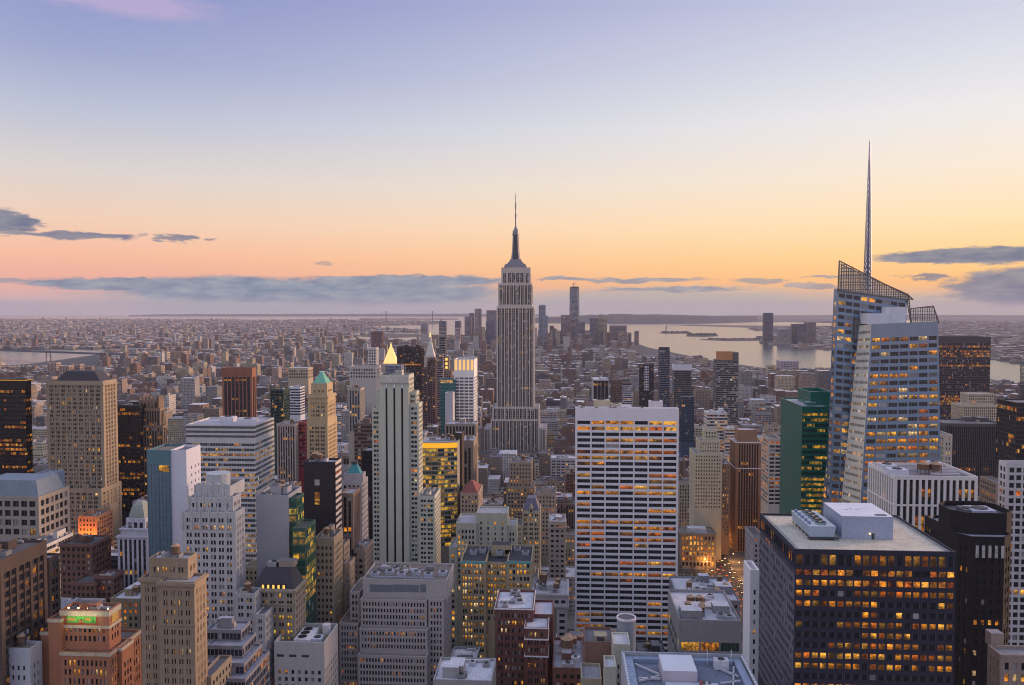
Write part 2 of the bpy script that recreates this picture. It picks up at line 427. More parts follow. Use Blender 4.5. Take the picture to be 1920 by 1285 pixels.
class Bld:
    all = []
    def __init__(s, name, label, cat, col, st, Y, seed=None, group=None, indiv=0, sepn=False, roofcol=None, wallname='masonry', rough=.85, metal=0.0, vary=.16):
        s.name, s.label, s.cat, s.Y, s.group = name, label, cat, Y, group
        s.st = st; s.wall = wall_mat(col, rough, metal, vary, wallname); s.col = col
        s.rng = random.Random(seed if seed is not None else hash_name(label))
        s.w, s.p, s.roofs = MB(), MB(), []
        s.indiv = indiv; s.sepn = sepn; s.wins = []; s.seps = []; s.extra = []
        s.roofmat = wall_mat(roofcol or s.rng.choice(ROOFS), .9, 0, .22, 'roofing')
        s.rects = []; s.foot = []; s.base = None
        Bld.all.append(s)

    # -- one facade on a quad; corners bottom-left, bottom-right, top-right, top-left seen from outside
    def facade(s, a, b, c, d, st=None, zvis=-1e9, indiv=True, wall=None, rnd=None):
        st = st or s.st; rng = s.rng; W = s.w
        wallm = wall or s.wall
        a, b, c, d = Vector(a), Vector(b), Vector(c), Vector(d)
        wid = ((b - a).length + (c - d).length) / 2; hei = ((d - a).length + (c - b).length) / 2
        if wid < .2 or hei < .2: return
        U = (b - a).normalized(); V = ((d + c) - (a + b)).normalized(); N = U.cross(V).normalized()
        def pt(u, v, dep):
            q = (a * (1 - u) + b * u) * (1 - v) + (d * (1 - u) + c * u) * v
            q = q - N * dep
            return (q.x, q.y, q.z)
        def strip(mb, u0, u1, v0, v1, d0, d1, m, hz):
            mb.face([pt(u0, v0, d0), pt(u1, v0, d0), pt(u1, v1, d0), pt(u0, v1, d0)], m)
            if hz:
                mb.face([pt(u0, v1, d0), pt(u1, v1, d0), pt(u1, v1, d1), pt(u0, v1, d1)], m)
                mb.face([pt(u0, v0, d1), pt(u1, v0, d1), pt(u1, v0, d0), pt(u0, v0, d0)], m)
            else:
                if u0 > 1e-6: mb.face([pt(u0, v0, d1), pt(u0, v0, d0), pt(u0, v1, d0), pt(u0, v1, d1)], m)
                if u1 < 1 - 1e-6: mb.face([pt(u1, v0, d0), pt(u1, v0, d1), pt(u1, v1, d1), pt(u1, v1, d0)], m)
        pu, pv, rec = st['pu'], st['pv'], st['rec']
        z0 = min(a.z, b.z)
        nr = int((hei - st['tb']) / pv)
        skip = 0
        if zvis > z0: skip = max(0, min(nr, int((zvis - z0) / pv)))
        if nr - skip < 1 or wid < pu * .8:
            W.face([pt(0, 0, 0), pt(1, 0, 0), pt(1, 1, 0), pt(0, 1, 0)], wallm); return
        top = hei - st['tb']; bot = top - (nr - skip) * pv
        spm = st['span'] or wallm; prm = st['pier'] or wallm
        # plain top and bottom
        W.face([pt(0, top / hei, 0), pt(1, top / hei, 0), pt(1, 1, 0), pt(0, 1, 0)], wallm)
        W.face([pt(0, top / hei, rec), pt(1, top / hei, rec), pt(1, top / hei, 0), pt(0, top / hei, 0)], wallm)
        if bot > .01:
            W.face([pt(0, 0, 0), pt(1, 0, 0), pt(1, bot / hei, 0), pt(0, bot / hei, 0)], wallm)
        ce = min(st['ce'], wid * .2)
        pat = st['pw']; per = len(pat)
        nc = max(1, round((wid - 2 * ce) / pu))
        while per > 1 and nc % per: nc += 1
        step = (wid - 2 * ce) / nc
        edges = []
        for i in range(nc + 1):
            h_ = pat[i % per] / 2
            x = ce + i * step
            lo, hi = x - h_, x + h_
            if i == 0: lo = 0
            if i == nc: hi = wid
            edges.append((max(0, lo), min(wid, hi)))
        sepn = s.sepn and indiv
        for (lo, hi) in edges:
            mb = W
            if sepn: mb = MB(); s.seps.append(('pier', mb))
            strip(mb, lo / wid, hi / wid, bot / hei, top / hei, st['dp'], rec, prm, False)
        for j in range(nr - skip):
            v0 = bot + j * pv
            mb = W
            if sepn: mb = MB(); s.seps.append(('spandrel', mb))
            strip(mb, 0, 1, v0 / hei, (v0 + st['sh']) / hei, st['ds'], rec, spm, True)
        pr, pc, pal = st['lit']; pal = PALS[pal]
        for j in range(nr - skip):
            v0 = bot + j * pv + st['sh']; v1 = bot + (j + 1) * pv
            on = rng.random() < pr
            run = None
            for i in range(nc):
                lo, hi = edges[i][1], edges[i + 1][0]
                if hi - lo < .1: continue
                if on: islit = rng.random() < .8
                else: islit = rng.random() < pc
                if run is not None and rng.random() < .45: islit = run
                run = islit
                em = None; ba = st['glass']
                if islit:
                    k = st['inten'] * rng.choice((.25, .45, .7, .9, 1.1)); cc = rng.choice(pal)
                    em = (cc[0] * k, cc[1] * k, cc[2] * k)
                elif rng.random() < st['blind']:
                    q = rng.uniform(.12, .42); ba = (q, q, q * 1.06)
                quad = [pt(lo / wid, v0 / hei, rec), pt(hi / wid, v0 / hei, rec), pt(hi / wid, v1 / hei, rec), pt(lo / wid, v1 / hei, rec)]
                if indiv and len(s.wins) < s.indiv:
                    s.wins.append((quad, em, ba))
                else:
                    s.p.face(quad, PANE, em, ba)

    def roof(s, pts, z, ph=1.1, pw=.5, mat=None):
        n = len(pts); inn = []; rm, qm = MB(), MB(); s.roofs.append((rm, qm))
        for i in range(n):
            p0, p1, p2 = Vector(pts[i - 1]), Vector(pts[i]), Vector(pts[(i + 1) % n])
            n1 = Vector(((p1 - p0).y, -(p1 - p0).x)).normalized(); n2 = Vector(((p2 - p1).y, -(p2 - p1).x)).normalized()
            q = p1 - (n1 + n2) / (1 + n1.dot(n2)) * pw
            inn.append((q.x, q.y))
        for i in range(n):
            j = (i + 1) % n
            qm.face([(*pts[i], z), (*pts[j], z), (*inn[j], z), (*inn[i], z)], s.wall)
            qm.face([(*inn[i], z), (*inn[j], z), (*inn[j], z - ph), (*inn[i], z - ph)], s.wall)
        rm.face([(*q, z - ph) for q in inn], mat or s.roofmat)
        return inn

    def poly(s, pts, z0, z1, st=None, zvis=-1e9, plain=(), roof=True, ph=1.1, wall=None, indiv_edges=None, roofmat=None, st_edges=None, wall_edges=None):
        n = len(pts)
        for i in range(n):
            j = (i + 1) % n
            if i in plain:
                s.w.face([(*pts[i], z0), (*pts[j], z0), (*pts[j], z1), (*pts[i], z1)], wall or s.wall)
            else:
                s.facade((*pts[i], z0), (*pts[j], z0), (*pts[j], z1), (*pts[i], z1), (st_edges or {}).get(i, st), zvis, indiv=(indiv_edges is None and i == 0) or (indiv_edges is not None and i in indiv_edges), wall=(wall_edges or {}).get(i, wall))
        if roof: s.roof(pts, z1, ph, mat=roofmat)
        xs = [p[0] for p in pts]; ys = [p[1] for p in pts]
        s.foot.append((min(xs), max(xs), min(ys), max(ys)))
        if s.base is None: s.base = (sum(xs) / n, sum(ys) / n)

    def block(s, xl, xr, yt, Y=None, D=30, xs=None, yb=None, vis=1285, st=None, roof=True, clutter=0, ph=1.1, wall=None, plain=(2,), indiv_edges=None, roofmat=None, z0=None, st_edges=None, wall_edges=None):
        Y = Y or s.Y
        X0, Z = at(xl, yt, Y); X1, _ = at(xr, yt, Y)
        if xs is not None:                                    # depth from the far end of the visible side
            if X1 < 0 and xs > xr: kx = X1
            else: kx = X0
            d = ray(xs, yt); Yb = kx * d.y / d.x
            D = max(8.0, min(70.0, Yb - Y))
        zb = 0.0 if yb is None else at((xl + xr) / 2, yb, Y)[1]
        if z0 is not None: zb = z0
        zv = at((xl + xr) / 2, vis, Y)[1] - 12
        pts = [(X0, Y), (X1, Y), (X1, Y + D), (X0, Y + D)]
        s.poly(pts, zb, Z, st, zv, plain, roof, ph, wall, indiv_edges, roofmat, st_edges, wall_edges)
        lo_, hi_ = min(xl, xs or xl), max(xr, xs or xr)
        s.rects.append((lo_, hi_, yt, vis, Y))
        if clutter: s.clutter(X0, X1, Y, Y + D, Z - ph, clutter)
        return X0, X1, Y, Y + D, Z

    def clutter(s, x0, x1, y0, y1, z, n):
        rng = s.rng; w, d = x1 - x0, y1 - y0
        if w < 5 or d < 5: return
        for k in range(n * 2 + 1):
            kind = rng.choice(['bulkhead', 'air_handler', 'air_handler', 'duct', 'water_tank', 'air_handler'] if w < 34 else ['bulkhead', 'air_handler', 'air_handler', 'duct', 'air_handler'])
            bw, bd, bh = (rng.uniform(.18, .4) * min(w, 30), rng.uniform(.2, .4) * min(d, 26), rng.uniform(2.5, 5)) if kind == 'bulkhead' else \
                (rng.uniform(2, 5), rng.uniform(2, 4), rng.uniform(1.2, 2.4)) if kind == 'air_handler' else (rng.uniform(4, 12), .9, .9) if kind == 'duct' else (4, 4, 6)
            bw = min(bw, w * .6); bd = min(bd, d * .6)
            x = rng.uniform(x0 + 1.5 + bw / 2, max(x0 + 1.6 + bw / 2, x1 - 1.5 - bw / 2)); y = rng.uniform(y0 + 1.5 + bd / 2, max(y0 + 1.6 + bd / 2, y1 - 1.5 - bd / 2))
            s.unit(kind, x, y, z, bw, bd, bh)

    def unit(s, kind, x, y, z, bw, bd, bh, col=None):
        rng = s.rng; m = MB(); z -= .05
        g = rng.choice([(.30, .30, .33), (.45, .45, .5), (.20, .20, .22), (.36, .33, .30)])
        mt = wall_mat(col or g, .7, 0, .15, 'roof_metal')
        if kind == 'water_tank':
            wd = wall_mat((.13, .085, .06), .9, 0, .2, 'tank_timber'); st_ = wall_mat((.06, .06, .06), .6, 0, .1, 'tank_steel')
            r = bw * .42
            for dx in (-1, 1):
                for dy in (-1, 1): m.box(x + dx * r * .7 - .12, x + dx * r * .7 + .12, y + dy * r * .7 - .12, y + dy * r * .7 + .12, z, z + bh * .35, st_)
            m.cyl(x, y, r, z + bh * .35, z + bh * .8, wd, 10, bottom=True)
            m.cyl(x, y, r * 1.08, z + bh * .8, z + bh, wall_mat((.32, .22, .15), .8, 0, .1, 'tank_roof'), 10, r1=.05, bottom=True)
        elif kind == 'air_handler':
            m.box(x - bw / 2, x + bw / 2, y - bd / 2, y + bd / 2, z, z + bh, mt, bottom=True)
            m.cyl(x, y, min(bw, bd) * .36, z + bh, z + bh + .3, wall_mat((.04, .04, .045), .6, 0, .05, 'fan_grille'), 8)
        elif kind == 'bulkhead':
            m.box(x - bw / 2, x + bw / 2, y - bd / 2, y + bd / 2, z, z + bh, s.wall, bottom=True, topmat=s.roofmat)
        else:
            m.box(x - bw / 2, x + bw / 2, y - bd / 2, y + bd / 2, z + .4, z + .4 + bh, mt, bottom=True)
            for q in (-.4, .4): m.box(x + q * bw - .1, x + q * bw + .1, y - .2, y + .2, z, z + .4, mt)
        s.extra.append((kind, m, None))

    def add(s, name, mb, kind=None): s.extra.append((name, mb, kind))

    def finish(s, small=False):
        bx, by = s.base
        root = empty(s.name, (bx, by, 0.0)); s.root = root
        tag(root, s.label, s.cat, s.group)
        s.w.build('wall', root)
        s.p.build('window_panes', root, 'stuff')
        for rm, qm in s.roofs:
            ro = rm.build('roof', root); pa_ = qm.build('parapet'); pa_.parent = ro
        if small and s.extra:
            m = MB()
            for _, e, _k in s.extra:
                for f_, mi, em, ba in zip(e.f, e.m, e.e, e.b): m.face([e.v[i] for i in f_], e.mats[mi], em, ba)
            m.build('roof_equipment', root, 'stuff')
        else:
            for nm, m, k in s.extra: m.build(nm, root, k)
        for nm, m in s.seps: m.build(nm, root)
        for quad, em, ba in s.wins:
            q = [Vector(t) for t in quad]
            w = (q[1] - q[0]).length; h = (q[3] - q[0]).length
            o = bpy.data.objects.new('window', window_mesh(w, h, em is not None))
            U = (q[1] - q[0]).normalized()
            c = (q[0] + q[1]) / 2
            o.location = c - Vector(root.location)
            V = (q[3] - q[0])
            o.rotation_euler = (0, 0, math.atan2(U.y, U.x))
            nn = U.cross(Vector((0, 0, 1)))
            o.rotation_euler[0] = math.atan2(V.dot(nn), V.z)
            o.color = (*(em or ba), 1.0)
            o.parent = root
            COL.objects.link(o)

def hash_name(t):
    h = 7
    for ch in t: h = (h * 131 + ord(ch)) % 1000003
    return h
# ---------------------------------------------------------------- facade styles
DK = wall_mat((.035, .035, .045), .5, 0, .1, 'dark_spandrel')
PUNCH = style(pu=3.0, pv=3.7, pw=(1.5,), sh=1.8, rec=.4, lit=(.06, .12, 'm'))
PAIR = style(pu=2.0, pv=3.7, pw=(1.7, .35), sh=1.7, rec=.4, lit=(.05, .12, 'm'))
PIER = style(pu=2.6, pv=3.8, pw=(1.1,), sh=1.3, rec=.5, ds=.3, span=DK, lit=(.05, .08, 'o'))
BAND = style(pu=3.0, pv=3.8, pw=(.14,), sh=1.7, rec=.3, dp=.12, ds=.0, ce=.2, lit=(.35, .15, 'y'))
GLASS = style(pu=1.6, pv=3.8, pw=(.1,), sh=.7, rec=.12, dp=.0, ds=.05, tb=.6, ce=.1, lit=(.06, .04, 'y'), blind=.03)
OFFICE = style(pu=1.7, pv=3.8, pw=(.22,), sh=1.2, rec=.25, dp=.0, ds=.1, ce=.3, lit=(.12, .08, 'o'))
def pyramid(b, name, x0, x1, y0, y1, z0, z1, mat, f=0.0):
    cx, cy = (x0 + x1) / 2, (y0 + y1) / 2; m = MB()
    def k(a, c): return c + (a - c) * f
    m.prism([(x0, y0), (x1, y0), (x1, y1), (x0, y1)], z0, z1, mat, bottom=True,
            top_pts=[(k(x0, cx), k(y0, cy)), (k(x1, cx), k(y0, cy)), (k(x1, cx), k(y1, cy)), (k(x0, cx), k(y1, cy))])
    b.add(name, m)
def trim(b, X0, X1, Y0, Y1, z, h, out=.5, mat=None, name='cornice'):
    """a projecting course round a block"""
    m = MB(); t = mat or b.wall
    o = [(X0 - out, Y0 - out), (X1 + out, Y0 - out), (X1 + out, Y1 + out), (X0 - out, Y1 + out)]
    i_ = [(X0 + .03, Y0 + .03), (X1 - .03, Y0 + .03), (X1 - .03, Y1 - .03), (X0 + .03, Y1 - .03)]
    for i in range(4):
        j = (i + 1) % 4
        m.face([(*o[i], z), (*o[j], z), (*o[j], z + h), (*o[i], z + h)], t)
        m.face([(*o[i], z + h), (*o[j], z + h), (*i_[j], z + h), (*i_[i], z + h)], t)
        m.face([(*i_[i], z), (*i_[j], z), (*o[j], z), (*o[i], z)], t)
    b.add(name, m)
COPPER = wall_mat((.16, .42, .33), .7, 0, .2, 'copper_patina')
TEAL = wall_mat((.06, .26, .30), .6, 0, .12, 'teal_metal')
SLATE = wall_mat((.05, .05, .065), .7, 0, .2, 'slate')
WHITEP = wall_mat((.62, .63, .70), .7, 0, .08, 'white_panel')
STEEL = wall_mat((.30, .33, .38), .5, .3, .1, 'painted_steel')
BLUEP = wall_mat((.30, .36, .50), .5, .2, .1, 'blue_grey_panel')

# ================================================================ the tall limestone tower with the mast
b = Bld('mast_tower', 'tall limestone setback tower crowned by a ribbed mast and antenna', 'skyscraper', (.50, .45, .41),
        style(pu=2.9, pv=3.75, pw=(1.5, .4), sh=1.4, rec=.5, ds=.3, span=wall_mat((.15, .14, .15), .45, .4, .1, 'metal_spandrel'), ce=1.6, tb=3.0, lit=(.035, .03, 'y'), blind=.12), 1290, vary=.1)
S = b.st
b.block(934, 998, 532, D=38, yb=575, vis=575, clutter=0, Y=1293)
b.block(931, 1001.5, 575, D=44, yb=776, vis=790, Y=1290)
b.block(923, 1011, 763, Y=1286, D=52, yb=800, vis=800)
b.block(920, 1011, 786, Y=1282, D=60, vis=850)
b.block(907, 920, 803, Y=1284, D=56, vis=850); b.block(1011, 1024, 803, Y=1284, D=56, vis=850)
# central bay stands proud lower down and is darker above
X0, Z1 = at(953, 532, 1292.4); X1, _ = at(979, 532, 1292.4); Z0 = at(966, 574, 1292.4)[1]
x0c, x1c = at(940, 502, 1296)[0], at(994.5, 502, 1296)[0]
b.block(940, 994.5, 502, Y=1296, D=32, yb=534, vis=533, st=mod(S, tb=9.0, ce=2.2))
b.block(949, 985, 505, Y=1294.5, D=35, yb=533, vis=533, st=mod(S, tb=6.0, ce=2.2, pu=3.2))
b.block(945, 989, 763, Y=1284.5, D=3, yb=845, vis=850, roof=True)
mast_m = wall_mat((.22, .22, .26), .45, .4, .12, 'mast_metal'); mast_d = wall_mat((.07, .07, .09), .4, .3, .1, 'mast_glass')
xc = at(967, 500, 1312)[0]; YC = 1312
m = MB()
for y0, y1, w0, w1 in ((504, 499, 21, 20.5), (499, 495.5, 19, 18.5), (495.5, 492, 14.5, 14), (492, 487, 11.5, 10.5)):
    za, zb = at(967, y0, YC)[1], at(967, y1, YC)[1]
    sx = YC / F
    m.prism([(xc - w0 * sx, YC - w0 * sx * .8), (xc + w0 * sx, YC - w0 * sx * .8), (xc + w0 * sx, YC + w0 * sx * .8), (xc - w0 * sx, YC + w0 * sx * .8)], za, zb, mast_m,
            top_pts=[(xc - w1 * sx, YC - w1 * sx * .8), (xc + w1 * sx, YC - w1 * sx * .8), (xc + w1 * sx, YC + w1 * sx * .8), (xc - w1 * sx, YC + w1 * sx * .8)])
b.add('mast_base', m)
z0, z1 = at(967, 489, YC)[1], at(967, 441, YC)[1]
m = MB(); m.cyl(xc, YC, 6.2, z0, z1, mast_d, 16, r1=4.6); b.add('mast', m)
for k in range(4):
    a_ = math.pi / 4 + k * math.pi / 2; m = MB()
    ca, sa = math.cos(a_), math.sin(a_); zt = z1 - 2
    for (r0, r1, za, zb) in ((9.2, 6.6, z0, z0 + 16), (6.6, 5.4, z0 + 16, zt)):
        w = 1.25; tx, ty = -sa * w, ca * w
        m.prism([(xc + ca * 3 + tx, YC + sa * 3 + ty), (xc + ca * 3 - tx, YC + sa * 3 - ty), (xc + ca * r0 - tx, YC + sa * r0 - ty), (xc + ca * r0 + tx, YC + sa * r0 + ty)], za, zb, mast_m,
                top_pts=[(xc + ca * 3 + tx, YC + sa * 3 + ty), (xc + ca * 3 - tx, YC + sa * 3 - ty), (xc + ca * r1 - tx, YC + sa * r1 - ty), (xc + ca * r1 + tx, YC + sa * r1 + ty)])
    b.add('mast_fin', m)
m = MB()
zz = z1
for r0, r1, h in ((5.9, 5.9, 2.2), (4.8, 4.8, 2.6), (5.2, 5.0, 1.6), (4.4, 2.2, 4.5), (2.2, 1.2, 3.2)):
    m.cyl(xc, YC, r0, zz, zz + h, mast_m, 16, r1=r1, bottom=True); zz += h
b.add('mast_dome', m)
m = MB()
for r0, r1, h in ((1.1, 1.0, 14), (1.5, 1.4, 5), (.9, .8, 8), (1.2, 1.0, 10), (.6, .5, 12)):
    m.cyl(xc, YC, r0, zz - .1, zz + h, mast_m, 8, r1=r1, bottom=True); zz += h
m.cyl(xc, YC, .35, zz - .1, at(967, 358, YC)[1], mast_m, 6, r1=.1)
b.add('antenna', m)
for px in (956, 978):
    m = MB(); X, _ = at(px, 520, 1296); zc = at(px, 525, 1296)[1]
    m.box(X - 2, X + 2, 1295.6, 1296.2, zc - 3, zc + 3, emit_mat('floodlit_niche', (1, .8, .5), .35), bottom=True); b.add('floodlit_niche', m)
b.finish()

# ================================================================ pale art deco tower with three black window slots
CREAM = (.46, .48, .41)
b = Bld('deco_tower', 'pale green-grey stone tower with three black full-height window slots', 'skyscraper', CREAM,
        style(pu=2.5, pv=3.75, pw=(1.3, .4), sh=1.7, rec=.45, ce=.9, tb=3.0, lit=(.02, .14, 'm')), 640, vary=.08, indiv=60)
X0, X1, Ya, Yb, Z = b.block(712, 767, 703, D=30, vis=1080, plain=(0, 2), clutter=3, xs=776)
# front wall between the slots
fr = MB(); sl = MB(); Yf = 640
xs_ = [at(712, 800, Yf)[0]] + [at(p, 800, Yf)[0] for p in (723.5, 727.2, 738.2, 741.9, 752.8, 756.6)] + [at(767, 800, Yf)[0]]
zt = at(740, 728, Yf)[1]
for i in range(0, 8, 2): fr.box(xs_[i], xs_[i + 1], Yf - 1.0, Yf - .01, 0, zt, b.wall)
for i in (1, 3, 5):
    fr.box(xs_[i], xs_[i + 1], Yf - 1.0, Yf - .01, zt, zt + .01, b.wall)
    m = MB(); m.face([(xs_[i], Yf - .03, 0), (xs_[i + 1], Yf - .03, 0), (xs_[i + 1], Yf - .03, zt), (xs_[i], Yf - .03, zt)], wall_mat((.012, .012, .018), .35, 0, .3, 'slot_glass'))
    b.add('window_slot', m)
    m = MB(); xm = (xs_[i] + xs_[i + 1]) / 2
    m.prism([(xs_[i], Yf - 1.0), (xs_[i + 1], Yf - 1.0), (xs_[i + 1], Yf), (xs_[i], Yf)], zt, zt + 4, WHITEP, top_pts=[(xm - .2, Yf - 1.0), (xm + .2, Yf - 1.0), (xm + .2, Yf), (xm - .2, Yf)])
    b.add('slot_finial', m)
b.add('front_wall', fr)
m = MB(); m.box(xs_[0], xs_[-1], Yf - 1.1, Yf - .005, zt + 4.2, at(740, 706, Yf)[1], wall_mat((.50, .52, .46), .85, 0, .25, 'carved_stone')); b.add('carved_frieze', m)
b.block(697.5, 712, 765, Y=641, D=34, vis=1080, st=mod(b.st, pu=2.0, pw=(.8, .4), ce=.8))
b.block(705, 712, 735, Y=643, D=26, yb=765, vis=760)
b.block(767, 781, 734, Y=643, D=26, vis=770, yb=766, xs=786)
b.block(767, 785, 757, Y=641, D=34, vis=1080, xs=792)
b.block(785, 815, 930, Y=638, D=34, vis=1085, xs=826, clutter=2)
xa, za = at(724, 697, 650); xb, zb = at(753, 686, 650)
m = MB()
m.box(xa, xb, 648, 660, Z - 1.2, zb, wall_mat((.13, .15, .22), .6, 0, .2, 'tank_blue'), bottom=True); b.add('roof_tank', m)
m = MB()
for i in range(5):
    x = xa - 1.5 + i * (xb - xa + 5) / 4; m.bar((x, 647, Z - 1.2), (x, 647, zb + 1.5), .35, STEEL)
for z in (Z + 1.5, (Z + zb) / 2 + 1, zb + 1): m.bar((xa - 1.5, 647, z), (xb + 3.5, 647, z), .3, STEEL)
b.add('roof_railing', m)
b.finish()

# ================================================================ white grid slab (white piers and ledges, seven bays)
WH = (.66, .66, .72)
b = Bld('white_grid_slab', 'broad white travertine slab with seven bays of dark ribbon windows', 'skyscraper', WH,
        style(pu=10.1, pv=4.15, pw=(.95,), sh=1.65, rec=.9, dp=0, ds=.22, ce=.9, tb=9.0, lit=(.36, .14, 'o'), blind=.01, inten=.75), 580, indiv=280, sepn=True, vary=.05, roofcol=(.5, .5, .55))
X0, X1, Y0, Y1, Z = b.block(1079, 1273, 765, xs=1260, vis=1222, st=b.st, plain=(2,), ph=2.0, clutter=3)
for xa, xc_, h, cl in ((1112, 1143, 5.5, (.42, .40, .32)), (1145, 1166, 3, (.42, .40, .34)), (1218, 1243, 5, (.5, .5, .55))):
    A_, B_ = at(xa, 760, 598)[0], at(xc_, 760, 598)[0]
    b.unit('air_handler', (A_ + B_) / 2, 602, Z - 2, B_ - A_, 9, h, cl)
b.unit('air_handler', at(1106, 760, 600)[0], 600, Z - 2, 5, 5, 5, (.2, .15, .16))
b.finish()

# ================================================================ crystalline glass tower with spire
GL = style(pu=6.7, pv=4.62, pw=(.9,), sh=2.1, rec=.18, dp=.02, ds=.04, tb=9, ce=.8, lit=(.5, .34, 'm'), blind=.2, glass=(.03, .036, .045), inten=.8)
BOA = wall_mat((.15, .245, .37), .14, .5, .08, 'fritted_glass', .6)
FACET = wall_mat((.66, .66, .60), .2, .3, .1, 'sky_reflection_glass', .6)  # bright eastern sky reflection put into the base colour
b = Bld('crystal_tower', 'faceted blue glass tower with slanted screen top and tall lattice spire', 'skyscraper', (.30, .37, .48), GL, 531, indiv=230, wallname='fritted_glass', rough=.22, metal=.35, vary=.08)
b.wall = BOA
P3 = lambda x, y, Y: (at(x, y, Y)[0], Y, at(x, y, Y)[1])
Yf = 531.0
TL, TR, = P3(1634, 608, Yf + 6), P3(1759, 603, Yf + 6)
xbl, xbr = at(1596, 950, Yf)[0], at(1778, 950, Yf)[0]
BL, BR = (xbl, Yf, 0), (xbr + 1, Yf, 0)
zv = at(1690, 960, Yf)[1] - 8
b.facade(BL, BR, TR, TL, GL, zvis=zv)
b.rects.append((1548, 1778, 490, 955, 531))
# the chamfer, its sky reflection painted in as pale wall and panes
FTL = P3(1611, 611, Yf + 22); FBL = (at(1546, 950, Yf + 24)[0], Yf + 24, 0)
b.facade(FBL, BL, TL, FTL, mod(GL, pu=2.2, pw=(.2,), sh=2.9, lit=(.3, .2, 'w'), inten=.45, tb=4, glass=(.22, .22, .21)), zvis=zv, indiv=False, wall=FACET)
xR = BR[0]
b.facade(BR, (xR + 2, Yf + 60, 0), (TR[0], Yf + 60, TR[2]), TR, GL, zvis=zv, indiv=False)
b.facade((FBL[0] + 2, Yf + 70, 0), FBL, FTL, (FTL[0] + 1, Yf + 60, FTL[2]), GL, zvis=zv, indiv=False)
b.w.face([TL, TR, (TR[0], Yf + 60, TR[2]), (FTL[0] + 1, Yf + 60, FTL[2]), FTL], BOA)
b.foot.append((FBL[0], xR + 2, Yf, Yf + 75)); b.base = ((FBL[0] + xR) / 2, Yf + 35)
# taller rear slab
Yr = Yf + 26
def P2(x, y): return P3(x, y, Yr)
L0 = (at(1546, 950, Yr)[0], Yr, 0)
solid_t = P2(1570, 541), P2(1672, 548)
gst = mod(GL, pu=5.0, pw=(.9,), tb=3, lit=(.12, .12, 'y'), glass=(.05, .05, .06), blind=.12)
b.facade((L0[0] + .5, Yr - .5, 0), (at(1700, 950, Yr)[0], Yr - .5, 0), P3(1700, 561, Yr - .5), P3(1570, 541, Yr - .5), gst, zvis=zv, indiv=False)
dpt = 7
lb, rb = P2(1570, 541), P2(1700, 561)
b.w.face([(lb[0], Yr + dpt, lb[2]), lb, rb, (rb[0], Yr + dpt, rb[2])][::-1], BOA)
b.facade((L0[0] + .5, Yr + dpt, 0), (L0[0] + .5, Yr - .5, 0), P3(1570, 541, Yr - .5), (lb[0], Yr + dpt, lb[2]), GL, zvis=zv, indiv=False)
b.w.face([(rb[0], Yr, 0), (rb[0], Yr + dpt, 0), (rb[0], Yr + dpt, rb[2]), rb], BOA)
b.w.face([(L0[0], Yr + dpt, 0), (lb[0], Yr + dpt, lb[2]), (rb[0], Yr + dpt, rb[2]), (rb[0], Yr + dpt, 0)], BOA)
# glass screens: a see-through lattice of mullions with thin clear panes
lat = wall_mat((.14, .13, .12), .5, .3, .1, 'mullion')
gm, n_, l_, p_ = new_mat('clear_glass')
p_.inputs['Base Color'].default_value = (.75, .78, .80, 1); p_.inputs['Roughness'].default_value = .05
p_.inputs['Alpha'].default_value = .22
CLEAR = gm
def screen(poly, Y, px, py, name, w=.32):
    m, g = MB(), MB()
    pts3 = [P3(x, y, Y) for x, y in poly]
    P_ = [(p[0], p[2]) for p in pts3]
    xs = [p[0] for p in P_]; zs = [p[1] for p in P_]
    def span(val, ax):
        o = []
        for i in range(len(P_)):
            a_, c_ = P_[i], P_[(i + 1) % len(P_)]
            if (a_[ax] - val) * (c_[ax] - val) < 0:
                t = (val - a_[ax]) / (c_[ax] - a_[ax]); o.append(a_[1 - ax] + t * (c_[1 - ax] - a_[1 - ax]))
        return sorted(o)
    x = min(xs) + px * .5
    while x < max(xs):
        s_ = span(x, 0)
        if len(s_) >= 2: m.bar((x, Y, s_[0]), (x, Y, s_[-1]), w, lat)
        x += px
    z = min(zs) + py * .5
    while z < max(zs):
        s_ = span(z, 1)
        if len(s_) >= 2: m.bar((s_[0], Y + .02, z), (s_[-1], Y + .02, z), w * 1.1, lat)
        z += py
    for i in range(len(P_)):
        a_, c_ = P_[i], P_[(i + 1) % len(P_)]
        m.bar((a_[0], Y, a_[1]), (c_[0], Y, c_[1]), w * 1.7, lat)
    g.face([(p[0], Y + .25, p[1]) for p in P_], CLEAR); g.face([(p[0], Y + .31, p[1]) for p in P_][::-1], CLEAR)
    b.add('screen_lattice', m); b.add('screen_glass', g)
screen([(1573.5, 489), (1571, 546), (1700, 562), (1709, 612), (1704, 556)], Yr - 1.2, 1.52, 2.3, 'front')
screen([(1578, 497), (1575, 552), (1712, 562), (1702, 552)], Yr + 25, 1.52, 2.3, 'back')
screen([(1706, 579), (1750, 574), (1761, 606), (1709, 606)], Yf + 40, 1.52, 2.3, 'right')
screen([(1601, 596), (1622, 606), (1612, 640), (1600, 640)], Yf + 25, 1.52, 2.3, 'left')
for (xa, xc_, ya, yb2, Yq, nm) in ((1627, 1668, 588, 607, Yf + 12, 'cooling_housing'), (1666, 1699, 576, 607, Yf + 14, 'cooling_housing')):
    a0, z1_ = at(xa, ya, Yq); a1, _ = at(xc_, ya, Yq); zb = TL[2] - .2
    m = MB(); m.box(a0, a1, Yq, Yq + 14, zb, z1_, WHITEP, bottom=True); b.add(nm, m)
